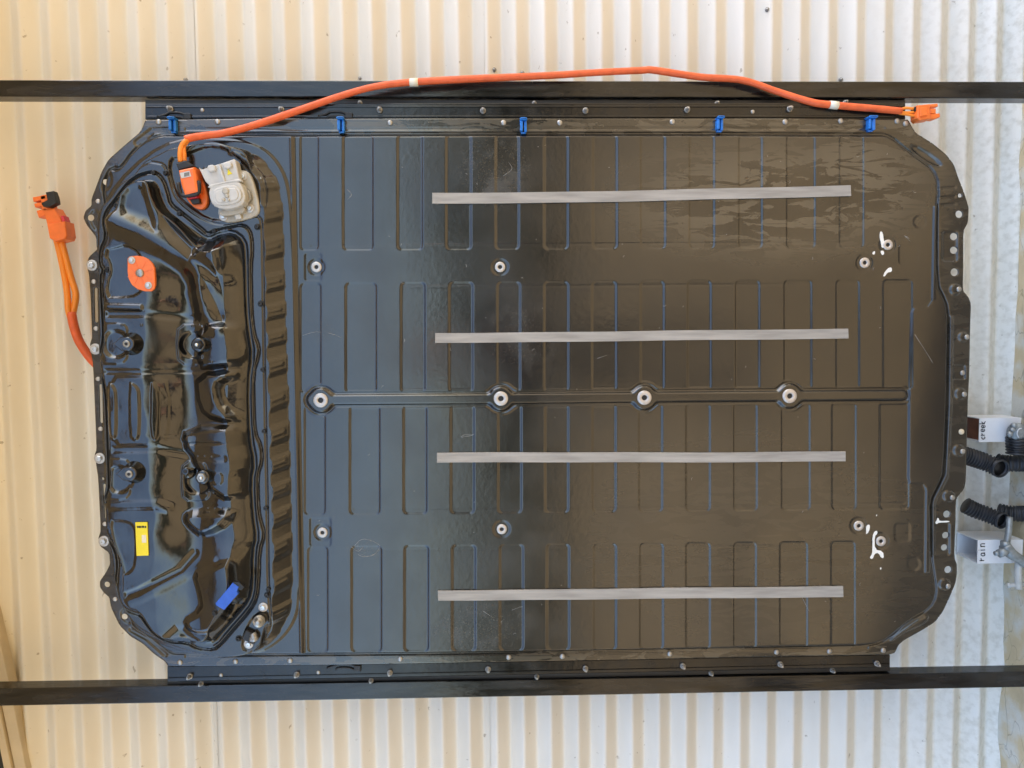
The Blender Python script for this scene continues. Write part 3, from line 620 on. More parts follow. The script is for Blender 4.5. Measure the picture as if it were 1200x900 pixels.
def plate_mat(name, rough, glossy):
    M = bpy.data.materials.new(name); M.use_nodes = True
    t = M.node_tree; N = t.nodes; L = t.links; b = N['Principled BSDF']
    def nz(scale, detail=5, vec=None, rough_=.55, dist=0):
        n = N.new('ShaderNodeTexNoise'); n.inputs['Scale'].default_value = scale; n.inputs['Detail'].default_value = detail
        n.inputs['Roughness'].default_value = rough_; n.inputs['Distortion'].default_value = dist
        L.new(vec or tc.outputs['Object'], n.inputs['Vector']); return n.outputs[0]
    def mr(x, a, b_, c, d):
        n = N.new('ShaderNodeMapRange'); L.new(x, n.inputs[0]); n.inputs[1].default_value = a; n.inputs[2].default_value = b_; n.inputs[3].default_value = c; n.inputs[4].default_value = d; return n.outputs[0]
    def mul(x, y):
        n = N.new('ShaderNodeMath'); n.operation = 'MULTIPLY'; L.new(x, n.inputs[0])
        if isinstance(y, (int, float)): n.inputs[1].default_value = y
        else: L.new(y, n.inputs[1])
        return n.outputs[0]
    def add(x, y):
        n = N.new('ShaderNodeMath'); n.operation = 'ADD'; n.use_clamp = True; L.new(x, n.inputs[0]); L.new(y, n.inputs[1]); return n.outputs[0]
    tc = N.new('ShaderNodeTexCoord')
    mp = N.new('ShaderNodeMapping'); mp.inputs['Scale'].default_value = (1.0, 1, .28); L.new(tc.outputs['Object'], mp.inputs[0])
    a1 = N.new('ShaderNodeAttribute'); a1.attribute_name = 'dust'; a2 = N.new('ShaderNodeAttribute'); a2.attribute_name = 'scuff'
    mp2 = N.new('ShaderNodeMapping'); mp2.inputs['Scale'].default_value = (1.0, 1, .035); L.new(tc.outputs['Object'], mp2.inputs[0])
    blot = mr(nz(36, 7, mp.outputs[0], .6, 1.0), .50, .52, 0, 1); drip = mr(nz(150, 2, mp2.outputs[0], .4, .3), .64, .67, 0, .8)
    mxn = N.new('ShaderNodeMath'); mxn.operation = 'MAXIMUM'; L.new(blot, mxn.inputs[0]); L.new(drip, mxn.inputs[1])
    run = mul(mxn.outputs[0], a1.outputs['Fac'])      # dried water runs (down the wall)
    sc = mul(mr(nz(240, 4), .56, .66, 0, 1), a2.outputs['Fac'])
    sc2 = mul(mr(nz(18, 4), .5, .62, 0, 1), a2.outputs['Fac'])
    film = mr(nz(3.2, 6), .35, .7, 0, 1)
    speck = mr(nz(420, 2), .76, .80, 0, 1)
    m0 = mul(mr(run, 0, 1, .42, .0), a1.outputs['Fac']); m1 = add(mul(m0, 1), mul(film, .06)); m2 = add(m1, mul(sc, .25)); m3 = add(m2, mul(speck, .7)); m3 = add(m3, mul(sc2, .06))
    c = N.new('ShaderNodeMix'); c.data_type = 'RGBA'; L.new(m3, c.inputs[0])
    c.inputs[6].default_value = (.010, .010, .010, 1) if not glossy else (.006, .006, .006, 1); c.inputs[7].default_value = (.17, .140, .095, 1) if not glossy else (.03, .028, .025, 1)
    L.new(c.outputs[2], b.inputs['Base Color'])
    r = add(mr(nz(7, 6), .3, .7, rough - .05, rough + .08), mul(run, .0)); r = add(mul(r, mr(run, 0, 1, 1.0, .62)), mul(sc2, .12)) 
    if glossy: r = add(mr(nz(9, 6), .35, .7, rough - .03, rough + .10), mul(mr(nz(30, 5), .62, .7, 0, 1), .12))
    L.new(r, b.inputs['Roughness'])
    b.inputs['Specular IOR Level'].default_value = 1.0; b.inputs['IOR'].default_value = 1.45 if not glossy else 1.47
    bp = N.new('ShaderNodeBump'); bp.inputs['Distance'].default_value = .00016 if not glossy else .0006
    L.new(nz(90 if not glossy else 28, 3), bp.inputs['Height']); L.new(bp.outputs[0], b.inputs['Normal'])
    return M
M_plate = plate_mat('black_e_coat', .17, False); M_cover = plate_mat('glossy_black_cover_paint', .09, True)

def field_part(name, fmask, material, label=None, thick=.0025):
    q = np.stack([idx[:-1, :-1], idx[1:, :-1], idx[1:, 1:], idx[:-1, 1:]], -1)[fmask]
    used, inv = np.unique(q.ravel(), return_inverse=True); q2 = inv.reshape(-1, 4)
    V = np.c_[Un.ravel()[used], Vn.ravel()[used], H.ravel()[used]]
    # skirt round every open edge
    e = np.concatenate([q2[:, [0, 1]], q2[:, [1, 2]], q2[:, [2, 3]], q2[:, [3, 0]]])
    key = np.sort(e, 1); ku = key[:, 0].astype(np.int64) * len(V) + key[:, 1]
    un, first, cnt = np.unique(ku, return_index=True, return_counts=True); be = e[first[cnt == 1]]
    bu, binv = np.unique(be.ravel(), return_inverse=True); binv = binv.reshape(-1, 2) + len(V)
    Vb = V[bu].copy(); Vb[:, 2] -= thick
    sk = np.stack([be[:, 1], be[:, 0], binv[:, 0], binv[:, 1]], 1)
    V2 = np.r_[V, Vb]; Q = np.r_[q2, sk]
    o = mesh_np(name, V2, Q[:, ::-1] if False else Q, material, True, pack, label)
    me = o.data
    for an, arr in (('dust', dust), ('scuff', scuff)):
        A = me.attributes.new(an, 'FLOAT', 'POINT'); val = arr.ravel()[used]; A.data.foreach_set('value', np.r_[val, val[bu]].astype(np.float32))
    return o
field_part('cover_plate', fk & ~cf, M_plate, 'large pressed sheet with rows of narrow recessed slots')
field_part('front_cover', fk & cf, M_cover, 'glossy moulded cover with pods and studs')

def hz(x, y):
    """surface height under a picture point"""
    c = at2(x, y); i = min(max(np.searchsorted(us, c[0]), 0), NU - 1); j = min(max(np.searchsorted(vs, c[1]), 0), NV - 1); h = H[i, j]
    c = at2(x, y, h); i = min(max(np.searchsorted(us, c[0]), 0), NU - 1); j = min(max(np.searchsorted(vs, c[1]), 0), NV - 1)
    return float(H[i, j])
def on(x, y, dh=0.0):
    h = hz(x, y); return at(x, y, h + dh)

# tray behind the sheet
b = MB(); b.prism([at2(x, y, -.03) for x, y in ((150, 215), (190, 168), (1050, 168), (1098, 215), (1100, 330), (1108, 360), (1108, 550), (1095, 590), (1090, 700), (1040, 750), (200, 752), (150, 700), (132, 600), (126, 330))], -.15, -.0185, .0)
b.build('tray', M_tray, pack)

# side brackets with stepped section ------------------------------------------------
def bar(name, x0, y0, x1, y1, x2, y2, x3, y3, w0, w1, material, parent, bev=.0015, label=None):
    P = [at2(x0, y0, w1), at2(x1, y1, w1), at2(x2, y2, w1), at2(x3, y3, w1)]
    return MB().prism(P, w0, w1, bev).build(name, material, parent, label)
# top bracket
bar('bracket', 170, 121.5, 1061, 120.5, 1061, 139.6, 170, 139.6, -.045, -.022, M_blk, pack)
bar('shadow_lip', 170, 117, 1061, 117, 1061, 121.3, 170, 122, -.080, -.062, M_tray, pack)  # matte black lip set deep, standing for the shadow gap by the rail
bar('bracket_ridge', 171, 124, 1060, 123.2, 1060, 125.2, 171, 126, -.0221, -.0195, M_blk, pack)
bar('bracket_ridge', 172, 135.5, 1060, 135, 1060, 137.5, 172, 138, -.0221, -.0188, M_blk, pack)
# bottom bracket
bar('bracket', 196, 780.5, 700, 774.6, 1043, 767.6, 1043, 783, -.045, -.022, M_blk, pack).hide_render = False
o = bpy.data.objects[[o.name for o in pack.children if o.name.startswith('bracket.')][-1]]
bpy.data.objects.remove(o)
b = MB(); b.prism([at2(*p, -.022) for p in ((196, 781), (420, 778.5), (700, 773.8), (1043, 767.4), (1043, 781.5), (700, 788.5), (420, 794), (196, 798.5))], -.045, -.022, .0015); b.build('bracket', M_blk, pack)
b = MB(); b.prism([at2(*p, -.062) for p in ((196, 798.6), (1043, 781.6), (1043, 786.5), (196, 804))], -.08, -.062, .001); b.build('shadow_lip', M_tray, pack)  # same dark stand-in for the shadow gap at the lower rail
b = MB(); b.prism([at2(*p, -.0195) for p in ((197, 794.5), (700, 785), (1042, 778), (1042, 780.3), (700, 787.3), (197, 797))], -.0221, -.0195, .0008); b.build('bracket_ridge', M_blk, pack)

# rails ----------------------------------------------------------------------------
def rail(label, ya0, ya1, yb0, yb1, dirn):
    t = thing('steel_rail', label, 'rail', at(600, (ya0 + yb0) / 2, -.08), 'black box rails carrying the battery pack')
    W1 = -.052; W0 = -.090
    a = [at2(-160, ya0 + (ya0 - yb0) * .133, W1), at2(1400, yb0 + (yb0 - ya0) * .167, W1), at2(1400, yb1 + (yb1 - ya1) * .167, W1), at2(-160, ya1 + (ya1 - yb1) * .133, W1)]
    MB().prism(a, W0, W1, .003).build('tube', M_rail, t)
    return t
rt = rail('black box rail above the battery pack, under the long orange cable', 93.5, 113.0, 95.5, 115.0, 1)
rb_ = rail('black box rail below the battery pack, the lower of the two', 807, 827.5, 787.5, 805.5, -1)
# wall standoffs that carry the rails
for (x, y, t) in ((330, 104, rt), (860, 105, rt), (330, 812, rb_), (860, 802, rb_), (620, 104, rt), (620, 807, rb_)):
    p = at(x, y, -.09); MB().box(p[0] - .03, p[0] + .03, p[1] - .011, p[1] + .011, WALL_W - .005, -.0902).build('standoff', M_rail, t)

# fixings ----------------------------------------------------------------------------
def hexbolt(b, r=.0065, m0=0, m1=0):
    b.lathe((0, 0, 0), [(r * 1.55, 0), (r * 1.55, .0012), (r * 1.2, .0016)], 18, True, m0)
    b.lathe((0, 0, .0012), [(r, 0), (r, .0042), (r * .85, .0050), (r * .5, .0050), (r * .45, .0042)], 6, False, m1)
def washerbolt(b):
    b.lathe((0, 0, 0), [(.0125, 0), (.0125, .0016), (.0118, .0021), (.0085, .0021)], 22, True, 0)
    b.lathe((0, 0, .002), [(.0072, 0), (.0072, .0045), (.0060, .0056), (.0035, .0056), (.0032, .004)], 6, False, 1)
def rivet(b): b.lathe((0, 0, 0), [(.0062, 0), (.0060, .0012), (.0046, .0024), (.0025, .0030), (.0005, .0031)], 14)
def holecup(b): b.lathe((0, 0, 0), [(.0046, 0), (.0046, .0006), (.0030, .0007)], 12)
def blackbolt(b):
    b.lathe((0, 0, 0), [(.0072, 0), (.0070, .001), (.0058, .0014)], 14, True)
    b.lathe((0, 0, .001), [(.0048, 0), (.0048, .006), (.0038, .007), (.0020, .007), (.0018, .005)], 6, False)
def studbolt(b):
    b.lathe((0, 0, 0), [(.0062, 0), (.0062, .003), (.0050, .0036)], 14, True)
    b.lathe((0, 0, .003), [(.0048, 0), (.0048, .007), (.0040, .008), (.0030, .008)], 6, False, 0)
    b.lathe((0, 0, .010), [(.0026, 0), (.0026, .005), (.0018, .006)], 10)
def ring(R, r, h):
    def fn(b):
        seg = 24; V = []; Fs = []
        pr = [(R, 0), (R, h * .7), (R - .0012, h), (r + .001, h), (r, h * .8), (r, -.004)]
        for q, z in pr:
            for i in range(seg): a = 2 * math.pi * i / seg; V.append((q * math.cos(a), q * math.sin(a), z))
        for k in range(len(pr) - 1):
            for i in range(seg): j = (i + 1) % seg; Fs.append([k * seg + i, k * seg + j, k * seg + seg + j, k * seg + seg + i])
        b.add(V, Fs, True, 0)
        b.add([(r * math.cos(2 * math.pi * i / seg), r * math.sin(2 * math.pi * i / seg), .0004) for i in range(seg)], [list(range(seg))], False, 1)
    return fn
P_hex = proto(lambda b: hexbolt(b), [M_dzinc]); P_wash = proto(washerbolt, [M_ring, M_zinc]); P_riv = proto(rivet, [M_dzinc]); P_rivw = proto(rivet, [M_ring])
P_blk = proto(blackbolt, [M_rub]); P_stud = proto(studbolt, [M_dzinc]); P_ringL = proto(ring(.0165, .0062, .004), [M_ring, M_bore]); P_ringS = proto(ring(.0118, .0046, .003), [M_ring, M_bore])
rnd = random.random
for x, y in ((200, 128), (330, 129), (445, 129), (566, 130), (686, 130), (805, 129), (925, 128)): stamp_obj(P_stud, 'bolt', at(x, y, -.0222), pack, rnd(), 1.1)
for x, y in ((422, 121), (626, 121.5), (840, 121.5), (990, 120.5)): stamp_obj(P_stud, 'bolt', at(x, y, -.040), pack, rnd(), .9)
for x, y in ((237, 129), (259, 791), (373, 788), (882, 131)): stamp_obj(P_riv, 'rivet', at(x, y, -.0222), pack, 0, .8)
for x, y in ((223, 792), (348, 790), (457, 788), (572, 784), (686, 783), (800, 780), (914, 778), (1027, 777)): stamp_obj(P_stud, 'bolt', at(x, y, -.0222), pack, rnd(), 1.1)
for x, y in ((236, 800.5), (435, 797), (629, 792.5), (833, 788.5), (975, 785)): stamp_obj(P_stud, 'bolt', at(x, y, -.040), pack, rnd(), .95)
for x, y in ((186, 143), (255, 143), (457, 144), (590, 144), (656, 144), (788, 143), (920, 143), (985, 142), (1051, 142), (1061, 145), (211, 776), (276, 775), (340, 774), (469, 772), (596, 770), (659, 769), (785, 766), (910, 764), (972, 763), (1035, 762)):
    stamp_obj(P_riv, 'rivet', on(x, y, -.0003), pack, 0, 1.05)
for x, y in ((108, 311), (112, 409), (117, 537), (122, 634)): stamp_obj(P_wash, 'flange_bolt', on(x, y, .0002), pack, rnd(), 1.0)
for x, y in ((110, 330), (112.5, 385), (115, 444), (118, 502.5), (123, 614), (135, 702), (115, 236)): stamp_obj(P_rivw, 'rivet', on(x, y, 0), pack, 0, .85)
for x, y in ((1123.6, 339), (1133, 395), (1128, 437), (1130, 462), (1128, 529), (1116, 583), (1111, 687)): stamp_obj(P_riv, 'rivet', on(x, y, 0), pack, 0, 1.0)
stamp_obj(proto(rivet, [M_board]), 'rivet', on(1126.5, 506, 0), pack, 0, 1.1, 'tan coloured plug')
for x, y in ((181, 203), (195, 203), (138, 241), (211, 251), (252, 271), (127, 316), (126.5, 406), (130, 496), (133, 573), (145, 661), (167, 716), (227, 750), (280, 748), (302, 266), (306, 356), (308.5, 433), (310, 505), (312, 595), (315, 690), (313.5, 697)):
    stamp_obj(P_blk, 'cover_bolt', on(x, y, -.0005), pack, rnd(), 1.05)
for x, y in ((376, 469), (587, 467), (755, 466), (925, 464)): stamp_obj(P_ringL, 'collar', on(x, y, -.0003), pack, 0, 1.0)
for x, y in COLLARS: stamp_obj(P_ringS, 'collar', on(x, y, -.0003), pack, 0, 1.0)

# mounting studs on the cover
def stud(x, y, k):
    h = hz(x + 6, y); c = at(x, y, h + .018); z0 = h - c[2]
    b = MB()
    if k == 0:
        b.lathe(c, [(.026, z0 - .004), (.024, z0 + .002), (.0165, -.003), (.0155, .003), (.0135, .006)], 26)
        b.prism([(c[0] - .030, c[1]), (c[0] - .014, c[1] + .014), (c[0] - .002, c[1] + .0165), (c[0] - .002, c[1] - .0165), (c[0] - .014, c[1] - .014)], c[2] - .014, c[2] + .004, .002)
        o = b.build('mounting_stud', M_cover, pack)
        b = MB(); b.lathe((c[0], c[1], c[2] + .006), [(.0078, 0), (.0078, .002), (.006, .003), (.004, .003), (.0035, .001)], 16); b.build('threaded_insert', M_dzinc, o)
        b = MB(); b.lathe((c[0], c[1], c[2] + .0088), [(.0032, 0), (.003, .0006)], 12); b.build('bore', M_bore, o)
    elif k == 1:
        b.lathe(c, [(.022, z0 - .004), (.018, z0 + .004), (.0150, .000), (.0150, .004), (.012, .005)], 26)
        o = b.build('mounting_stud', M_cover, pack)
        b = MB(); b.lathe((c[0], c[1], c[2] + .004), [(.0105, 0), (.0105, .007), (.009, .009), (.0055, .009), (.005, .006)], 6, False); b.build('nut', M_dzinc if y > 500 else M_rub, o)
        b = MB(); b.lathe((c[0], c[1], c[2] + .008), [(.004, 0), (.004, .006), (.002, .007)], 10); b.build('bore', M_zinc, o)
    else:
        c = at(x, y, h + .004)
        b.lathe(c, [(.020, -.006), (.016, -.002), (.009, .001), (.008, .004), (.0065, .005)], 20); o = b.build('mounting_stud', M_cover, pack)
        b = MB(); b.lathe((c[0], c[1], c[2] + .005), [(.0045, 0), (.0035, .001)], 10); b.build('bore', M_bore, o)
for x, y, k in BOSS: stud(x, y, k)
# cast lugs either side of the studs: little raised dots (forged marks)
dot = proto(lambda b: b.lathe((0, 0, 0), [(.0038, 0), (.0032, .0012), (.001, .0018)], 10), [M_cover])
for x, y in ((143, 381), (166, 381), (226, 382), (234, 381), (243, 381), (240, 425), (248, 424), (232, 534), (240, 534), (248, 535), (242, 578), (250, 577), (256, 577), (244, 596), (252, 596), (262, 596), (268, 596)):
    stamp_obj(dot, 'cast_mark', on(x, y, -.0004), pack, 0, 1.0)

# orange blanking cap
cx = at(164.5, 320, hz(164, 320) + .004); h0 = hz(164, 320)
capP = [at2(x, y, h0 + .007) for x, y in ((149.2, 303), (151.5, 300.5), (160, 299.5), (168, 300.5), (174, 303.5), (179, 309), (181, 314), (181.8, 334), (180.5, 339), (177, 341.5), (170, 341.5), (161, 339), (154.5, 334), (150.5, 327), (149.2, 318))]
cap = MB().prism(capP, h0 - .002, h0 + .007, .0015).build('blanking_cap', M_org, pack, 'round cornered bright orange cap')
c0 = at(164, 320, h0 + .0072); MB().lathe(c0, [(.0085, 0), (.0085, .002), (.006, .003), (.001, .0032)], 16).build('cap_button', M_dzinc, cap)
for k in range(8):
    a = k * math.pi / 4 + .3; p = (c0[0] + .019 * math.cos(a), c0[1] + .019 * math.sin(a)); r_ = MB().box(p[0] - .0085, p[0] + .0085, p[1] - .0006, p[1] + .0006, h0 + .0068, h0 + .0078, 0, 0, a, p).build('rib', M_org, cap)
for x, y in ((154.5, 305), (174, 334.5)): stamp_obj(P_wash, 'cap_screw', at(x, y, h0 + .0072), pack, .3, .62)

# yellow label
h0 = hz(166, 632); yl = MB().prism([at2(158.5, 612, h0 + .003), at2(172.5, 612, h0 + .003), at2(174, 651, h0 + .003), at2(160, 651.5, h0 + .003)], h0 + .0005, h0 + .003).build('warning_label', M_yel, pack, 'yellow sticker with a white square')
MB().prism([at2(x, y, h0 + .0036) for x, y in ((166, 627), (171, 627), (171.5, 636), (166.3, 636))], h0 + .003, h0 + .0036).build('printed_square', M_tag, yl)
b = MB()
for x, y, s_ in ((161.5, 617.5, 1), (164, 617.5, 1.6), (167.5, 617.3, 1.8), (170.5, 617.5, 1)): p = at(x, y, h0 + .003); b.box(p[0] - .0016 * s_, p[0] + .0016 * s_, p[1] - .0022, p[1] + .0022, h0 + .003, h0 + .0034, 0)
b.build('printed_mark', M_ink, yl)
# blue tape over a bracket bottom of the cover
h0 = hz(262, 700) + .004
MB().prism([at2(x, y, h0 + .003) for x, y in ((252.5, 707), (272.5, 683), (279.5, 688), (277.5, 693), (279, 696), (262.5, 715), (253, 709.5))], h0 - .006, h0 + .003, .0015).build('tape', M_bluel, pack, 'blue tape stuck on the lower part of the cover')
MB().prism([at2(x, y, h0 + .001) for x, y in ((273, 682), (280, 682), (286, 688), (283, 692), (276, 690))], h0 - .006, h0 + .001, .001).build('clip_tab', M_rub, pack)
for x, y in ((284, 679), (252, 718)): stamp_obj(P_blk, 'cover_bolt', on(x, y, 0), pack, .4, 1.0)

# earthing stud, lower right of the hump
for x, y in ((308.5, 711.5), (291.5, 754.5)): stamp_obj(P_wash, 'flange_bolt', on(x, y, .0), pack, .5, .85)
h0 = hz(304, 730)
b = MB(); p0 = at(303.5, 728, h0 + .02)
b.tube([at(303.5, 728, h0), at(303.5, 728, h0 + .02)], .0135, 20); b.build('terminal', M_zinc, pack)
MB().lathe(p0, [(.010, 0), (.010, .003), (.006, .004), (.006, .010), (.004, .012)], 12).build('nut', M_dzinc, pack)
MB().box(at2(300, 738)[0] - .016, at2(300, 738)[0] + .016, at2(300, 738)[1] - .012, at2(300, 738)[1] + .012, h0, h0 + .012, .003, 0, -.5).build('clip_tab', M_rub, pack)
MB().tube([at(296, 742, h0 + .006), at(299, 748, h0 + .008), at(294, 748, h0 + .006)], .008, 12).build('terminal', M_dzinc, pack)

# grey bonding strips across the sheet
for (a, b_, c, d, lab) in (((506.5, 226), (997, 217), (997.5, 229.5), (506.5, 238.5), 'highest strip, across the stained area'), ((510, 390), (994, 385), (994.5, 396.5), (510, 401.5), 'strip just above the centre rib'),
                     ((512, 530.5), (991, 529), (991, 540.5), (512, 542), 'strip just below the centre rib'), ((513, 692), (988, 687), (988.5, 699.5), (513.5, 703.5), 'lowest strip')):
    w_ = .0042; n = 26; V = []; Fs = []
    for i in range(n):
        t = i / (n - 1); wob = .35 * math.sin(t * 7 + a[1]) + .2 * math.sin(t * 17 + a[1])
        sag = (1.6 if a[1] < 300 else .6) * math.sin(math.pi * t)
        A = at(a[0] + (b_[0] - a[0]) * t, a[1] + (b_[1] - a[1]) * t + wob + sag, w_); B_ = at(d[0] + (c[0] - d[0]) * t, d[1] + (c[1] - d[1]) * t + wob + sag, w_)
        V += [(A[0], A[1], .0002), (A[0], A[1], w_), (B_[0], B_[1], w_), (B_[0], B_[1], .0002)]
    for i in range(n - 1):
        for k in range(4): j = (k + 1) % 4; Fs.append([i * 4 + k, i * 4 + j, i * 4 + 4 + j, i * 4 + 4 + k])
    Fs += [[3, 2, 1, 0], [4 * n - 4, 4 * n - 3, 4 * n - 2, 4 * n - 1]]
    MB().add(V, Fs).build('bonding_strip', M_strip, pack, lab)

# white paint splashes
def splash(pts):
    P = pl([(x + random.uniform(-.5, .5), y + random.uniform(-.5, .5)) for x, y in pts]); c = P.mean(0); P = c + (chaikin(P, 1) - c) * .92; h = max(hz(*q) for q in pts)
    MB().prism([tuple(q) for q in P], h - .0004, h + .0005).build('paint_splash', M_paint, pack)
for pts in ([(1031, 270), (1034.5, 272), (1036, 281), (1036.5, 290), (1033, 292), (1032, 284), (1030.5, 277)], [(1022, 296), (1025.5, 293.5), (1025, 297.5), (1023, 299)], [(1031.5, 294), (1036, 294), (1036.5, 298.5), (1033, 299)],
            [(1034, 324), (1037, 318), (1042, 313), (1046, 313.5), (1045, 319), (1040, 319), (1036, 325)],
            [(1015, 617), (1017.5, 614), (1019.5, 615), (1018, 624), (1015, 627), (1014.5, 622)], [(1022, 628), (1024.5, 621), (1027.5, 619.5), (1028, 624), (1025, 628), (1025, 644), (1035, 646), (1036.5, 655), (1033, 654.5), (1030, 648), (1025, 649), (1022, 657), (1018.5, 655), (1021.5, 650), (1022.5, 640)],
            [(1031, 666), (1032.5, 664.5), (1033, 667), (1032, 668)], [(1026, 603), (1028, 603), (1027, 606)],
            [(1099, 613.5), (1102, 612), (1102.5, 608), (1104.5, 609), (1104.5, 612), (1118, 612.3), (1118, 614), (1104, 614.5), (1101, 616.5)]): splash(pts)

# scratches and scribbles in the paint
M_scr = mat('scratched_bare_paint', (.30, .29, .27), .6, var=.3, vscale=200)
def scratch(pts, wdt=.0005):
    P = [on(x, y, .0001) for x, y in pts]; MB().tube(P, [wdt, wdt * .5, wdt, wdt * .3], 5, sub=3, squash=.4).build('scratch', M_scr, pack)
for pts in ([(540, 512), (546, 509), (553, 510), (559, 505)], [(541, 513), (547, 511), (551, 512)], [(415, 640), (424, 632), (436, 634), (445, 640), (438, 650), (424, 652), (414, 645)], [(412, 641), (420, 646), (426, 640)],
            [(355, 393), (370, 389), (388, 391), (400, 396)], [(1060, 276), (1067, 283)], [(1062, 277), (1066, 280)], [(857, 444), (862, 452), (861, 458)], [(407, 222), (412, 228), (407, 234)], [(1072, 392), (1090, 420), (1108, 452)], [(630, 172), (640, 170)],
            [(590, 206), (600, 198), (596, 190)], [(566, 716), (578, 724)], [(600, 715), (612, 711), (618, 716)], [(940, 700), (948, 716)], [(700, 420), (712, 416)]): scratch(pts)
for k in range(60): 
    x, y = random.uniform(370, 1080), random.uniform(165, 755)
    a = random.uniform(0, 6.3); l = random.uniform(.5, 2.2); scratch([(x, y), (x + l * math.cos(a), y + l * math.sin(a)), (x + 1.7 * l * math.cos(a + .4), y + 1.7 * l * math.sin(a + .4))], .00045)

# blue clips on the upper flange
for i, (x, y) in enumerate(((202, 146), (399.5, 146), (613.5, 147), (844, 145), (1021.5, 144.5))):
    h0 = -.0145; p = at(x, y, h0 + .012); t = MB(); s_ = 1.25 if i == 4 else 1.0
    t.box(p[0] - .0085 * s_, p[0] + .0085 * s_, p[1] + .0105, p[1] + .0155, h0 - .006, h0 + .022, .002)
    t.box(p[0] - .0075, p[0] - .0015, p[1] - .013, p[1] + .0106, h0 - .001, h0 + .016, .002)
    t.box(p[0] + .0015, p[0] + .0075 * s_, p[1] - .015, p[1] + .0106, h0 - .001, h0 + .012, .002)
    t.box(p[0] - .0060, p[0] + .0060, p[1] - .017, p[1] - .0131, h0 - .001, h0 + .007, .001)
    t.build('clip', M_blue, pack)
# black wire latches
for x, y in ((397, 134), (407, 781), (208, 135)):
    z = -.019; pts = [(x - 24, y + 2), (x - 14, y - 1), (x - 10, y - 3), (x + 2, y - 3), (x + 8, y - 1), (x + 16, y)]
    b = MB(); b.tube([at(a, c, z) for a, c in pts], .0022, 8); b.tube([at(a, c + 5, z) for a, c in pts[1:]], .0018, 8)
    p = at(x + 12, y + 1.5, z); b.box(p[0] - .008, p[0] + .008, p[1] - .006, p[1] + .006, z - .003, z + .004, .001); b.build('latch', M_rub, pack)

# ---- orange plug on the hump
h0 = hz(225, 225)
def quad(name, pts, z0, z1, material, parent, bev=.002, it=0, label=None):
    P = [at2(x, y, z1) for x, y in pts]
    if it: P = chaikin(P, it)
    return MB().prism(P, z0, z1, bev).build(name, material, parent, label)
hs = thing('orange_plug', 'orange plug with black collar and barcode sticker beside the white connector', 'plug', at(222, 215, h0))
quad('flange', [(222, 205), (232, 204), (239, 214), (243, 228), (243, 240), (236, 246), (228, 244), (220, 236), (216, 228)], h0 - .004, h0 + .010, M_org, hs, .003, 1)
body = quad('body', [(208.5, 199), (227, 195), (230, 206), (232, 220), (232, 225), (216, 229), (211.5, 216)], h0, h0 + .040, M_org, hs, .006)
quad('collar', [(206, 191.5), (217, 187.5), (221, 190), (227, 194.5), (208.5, 199)], h0, h0 + .036, M_rub, hs, .003)
quad('sticker', [(210.5, 202.5), (222, 200), (224, 206.5), (212.5, 209)], h0 + .0405, h0 + .0412, M_wht, body, 0)
bb_ = MB()
for k in range(5): q = at2(216.5 + k * 1.2, 204.8 - .25 * k, h0 + .0412); bb_.box(q[0] - .0006, q[0] + .0006, q[1] - .004, q[1] + .004, h0 + .0412, h0 + .0415)
bb_.build('printed_bars', M_ink, body)
b = MB(); b.tube([at(*p, h0 + .034) for p in ((209, 214), (211, 224), (214, 229), (226, 228.5), (233, 225), (233, 212))], .0045, 8, sub=3); b.build('lever', M_rub, hs)
quad('lock', [(219, 229.5), (230, 227.5), (231, 231.5), (220, 233.5)], h0, h0 + .028, M_red, hs, .002)
quad('lock', [(222, 234), (233, 232), (234, 238), (225, 239)], h0, h0 + .022, M_rub, hs, .002)

# ---- white connector
wc = thing('white_connector', 'white service connector with raised oval lid and flap beside the orange plug', 'connector', at(270, 225, h0))
quad('base_plate', [(281, 199), (290, 200), (296, 210), (301, 228), (304.5, 245), (302, 252), (290, 257), (268, 261.5), (258, 258), (254, 247), (262, 205)], h0 - .004, h0 + .012, M_cream, wc, .004, 1)
body = quad('body', [(243.5, 222), (250, 216), (268, 212), (280, 211), (286, 222), (288, 234), (282, 242), (266, 246), (252, 243), (246, 236)], h0 + .008, h0 + .045, M_wht, wc, .005, 1)
quad('oval_lid', [(248, 224), (255, 219), (272, 216), (280, 219), (284, 229), (280, 237), (268, 240), (255, 241), (249, 236)], h0 + .045, h0 + .050, M_wht, wc, .003, 1)
quad('oval_lid', [(251, 226), (257, 222), (271, 219.5), (277, 221), (280, 229), (277, 234), (267, 237), (256, 238), (252, 234)], h0 + .050, h0 + .0525, M_wht, wc, .002, 1)
for x, y, r_ in ((264.5, 224, .0075), (266, 229.5, .0045), (262, 234, .0040), (268, 234.5, .0030)): MB().lathe(at(x, y, h0 + .0525), [(r_, 0), (r_, .002), (r_ * .6, .0035)], 14).build('lid_stud', M_cream, wc)
fl = quad('flap', [(232.5, 196), (236, 198.5), (254, 192.5), (258, 191.5), (274, 186), (276, 188), (281, 211), (263, 214), (246, 218.5), (240, 212)], h0 + .006, h0 + .034, M_wht, wc, .003)
quad('cap', [(241.5, 194), (250.5, 192), (253.5, 199.5), (244, 202)], h0 + .034, h0 + .042, M_wht, fl, .003, 1)
quad('cap', [(260, 191), (270, 188.5), (272, 196), (262.5, 198.5)], h0 + .034, h0 + .042, M_wht, fl, .003, 1)
quad('hinge_bar', [(243, 219), (246, 216), (281, 209), (283, 212), (264, 215.5), (247, 220.5)], h0 + .030, h0 + .046, M_wht, wc, .003)
quad('divider', [(255, 193), (257.5, 192), (264, 213.5), (261.5, 214.5)], h0 + .034, h0 + .040, M_wht, fl, .001)
q = at2(269, 201, h0 + .035); MB().prism([at2(x, y, h0 + .0355) for x, y in ((267, 198), (272, 203.5), (266.5, 205))], h0 + .034, h0 + .0355).build('warning_triangle', M_yel, fl)
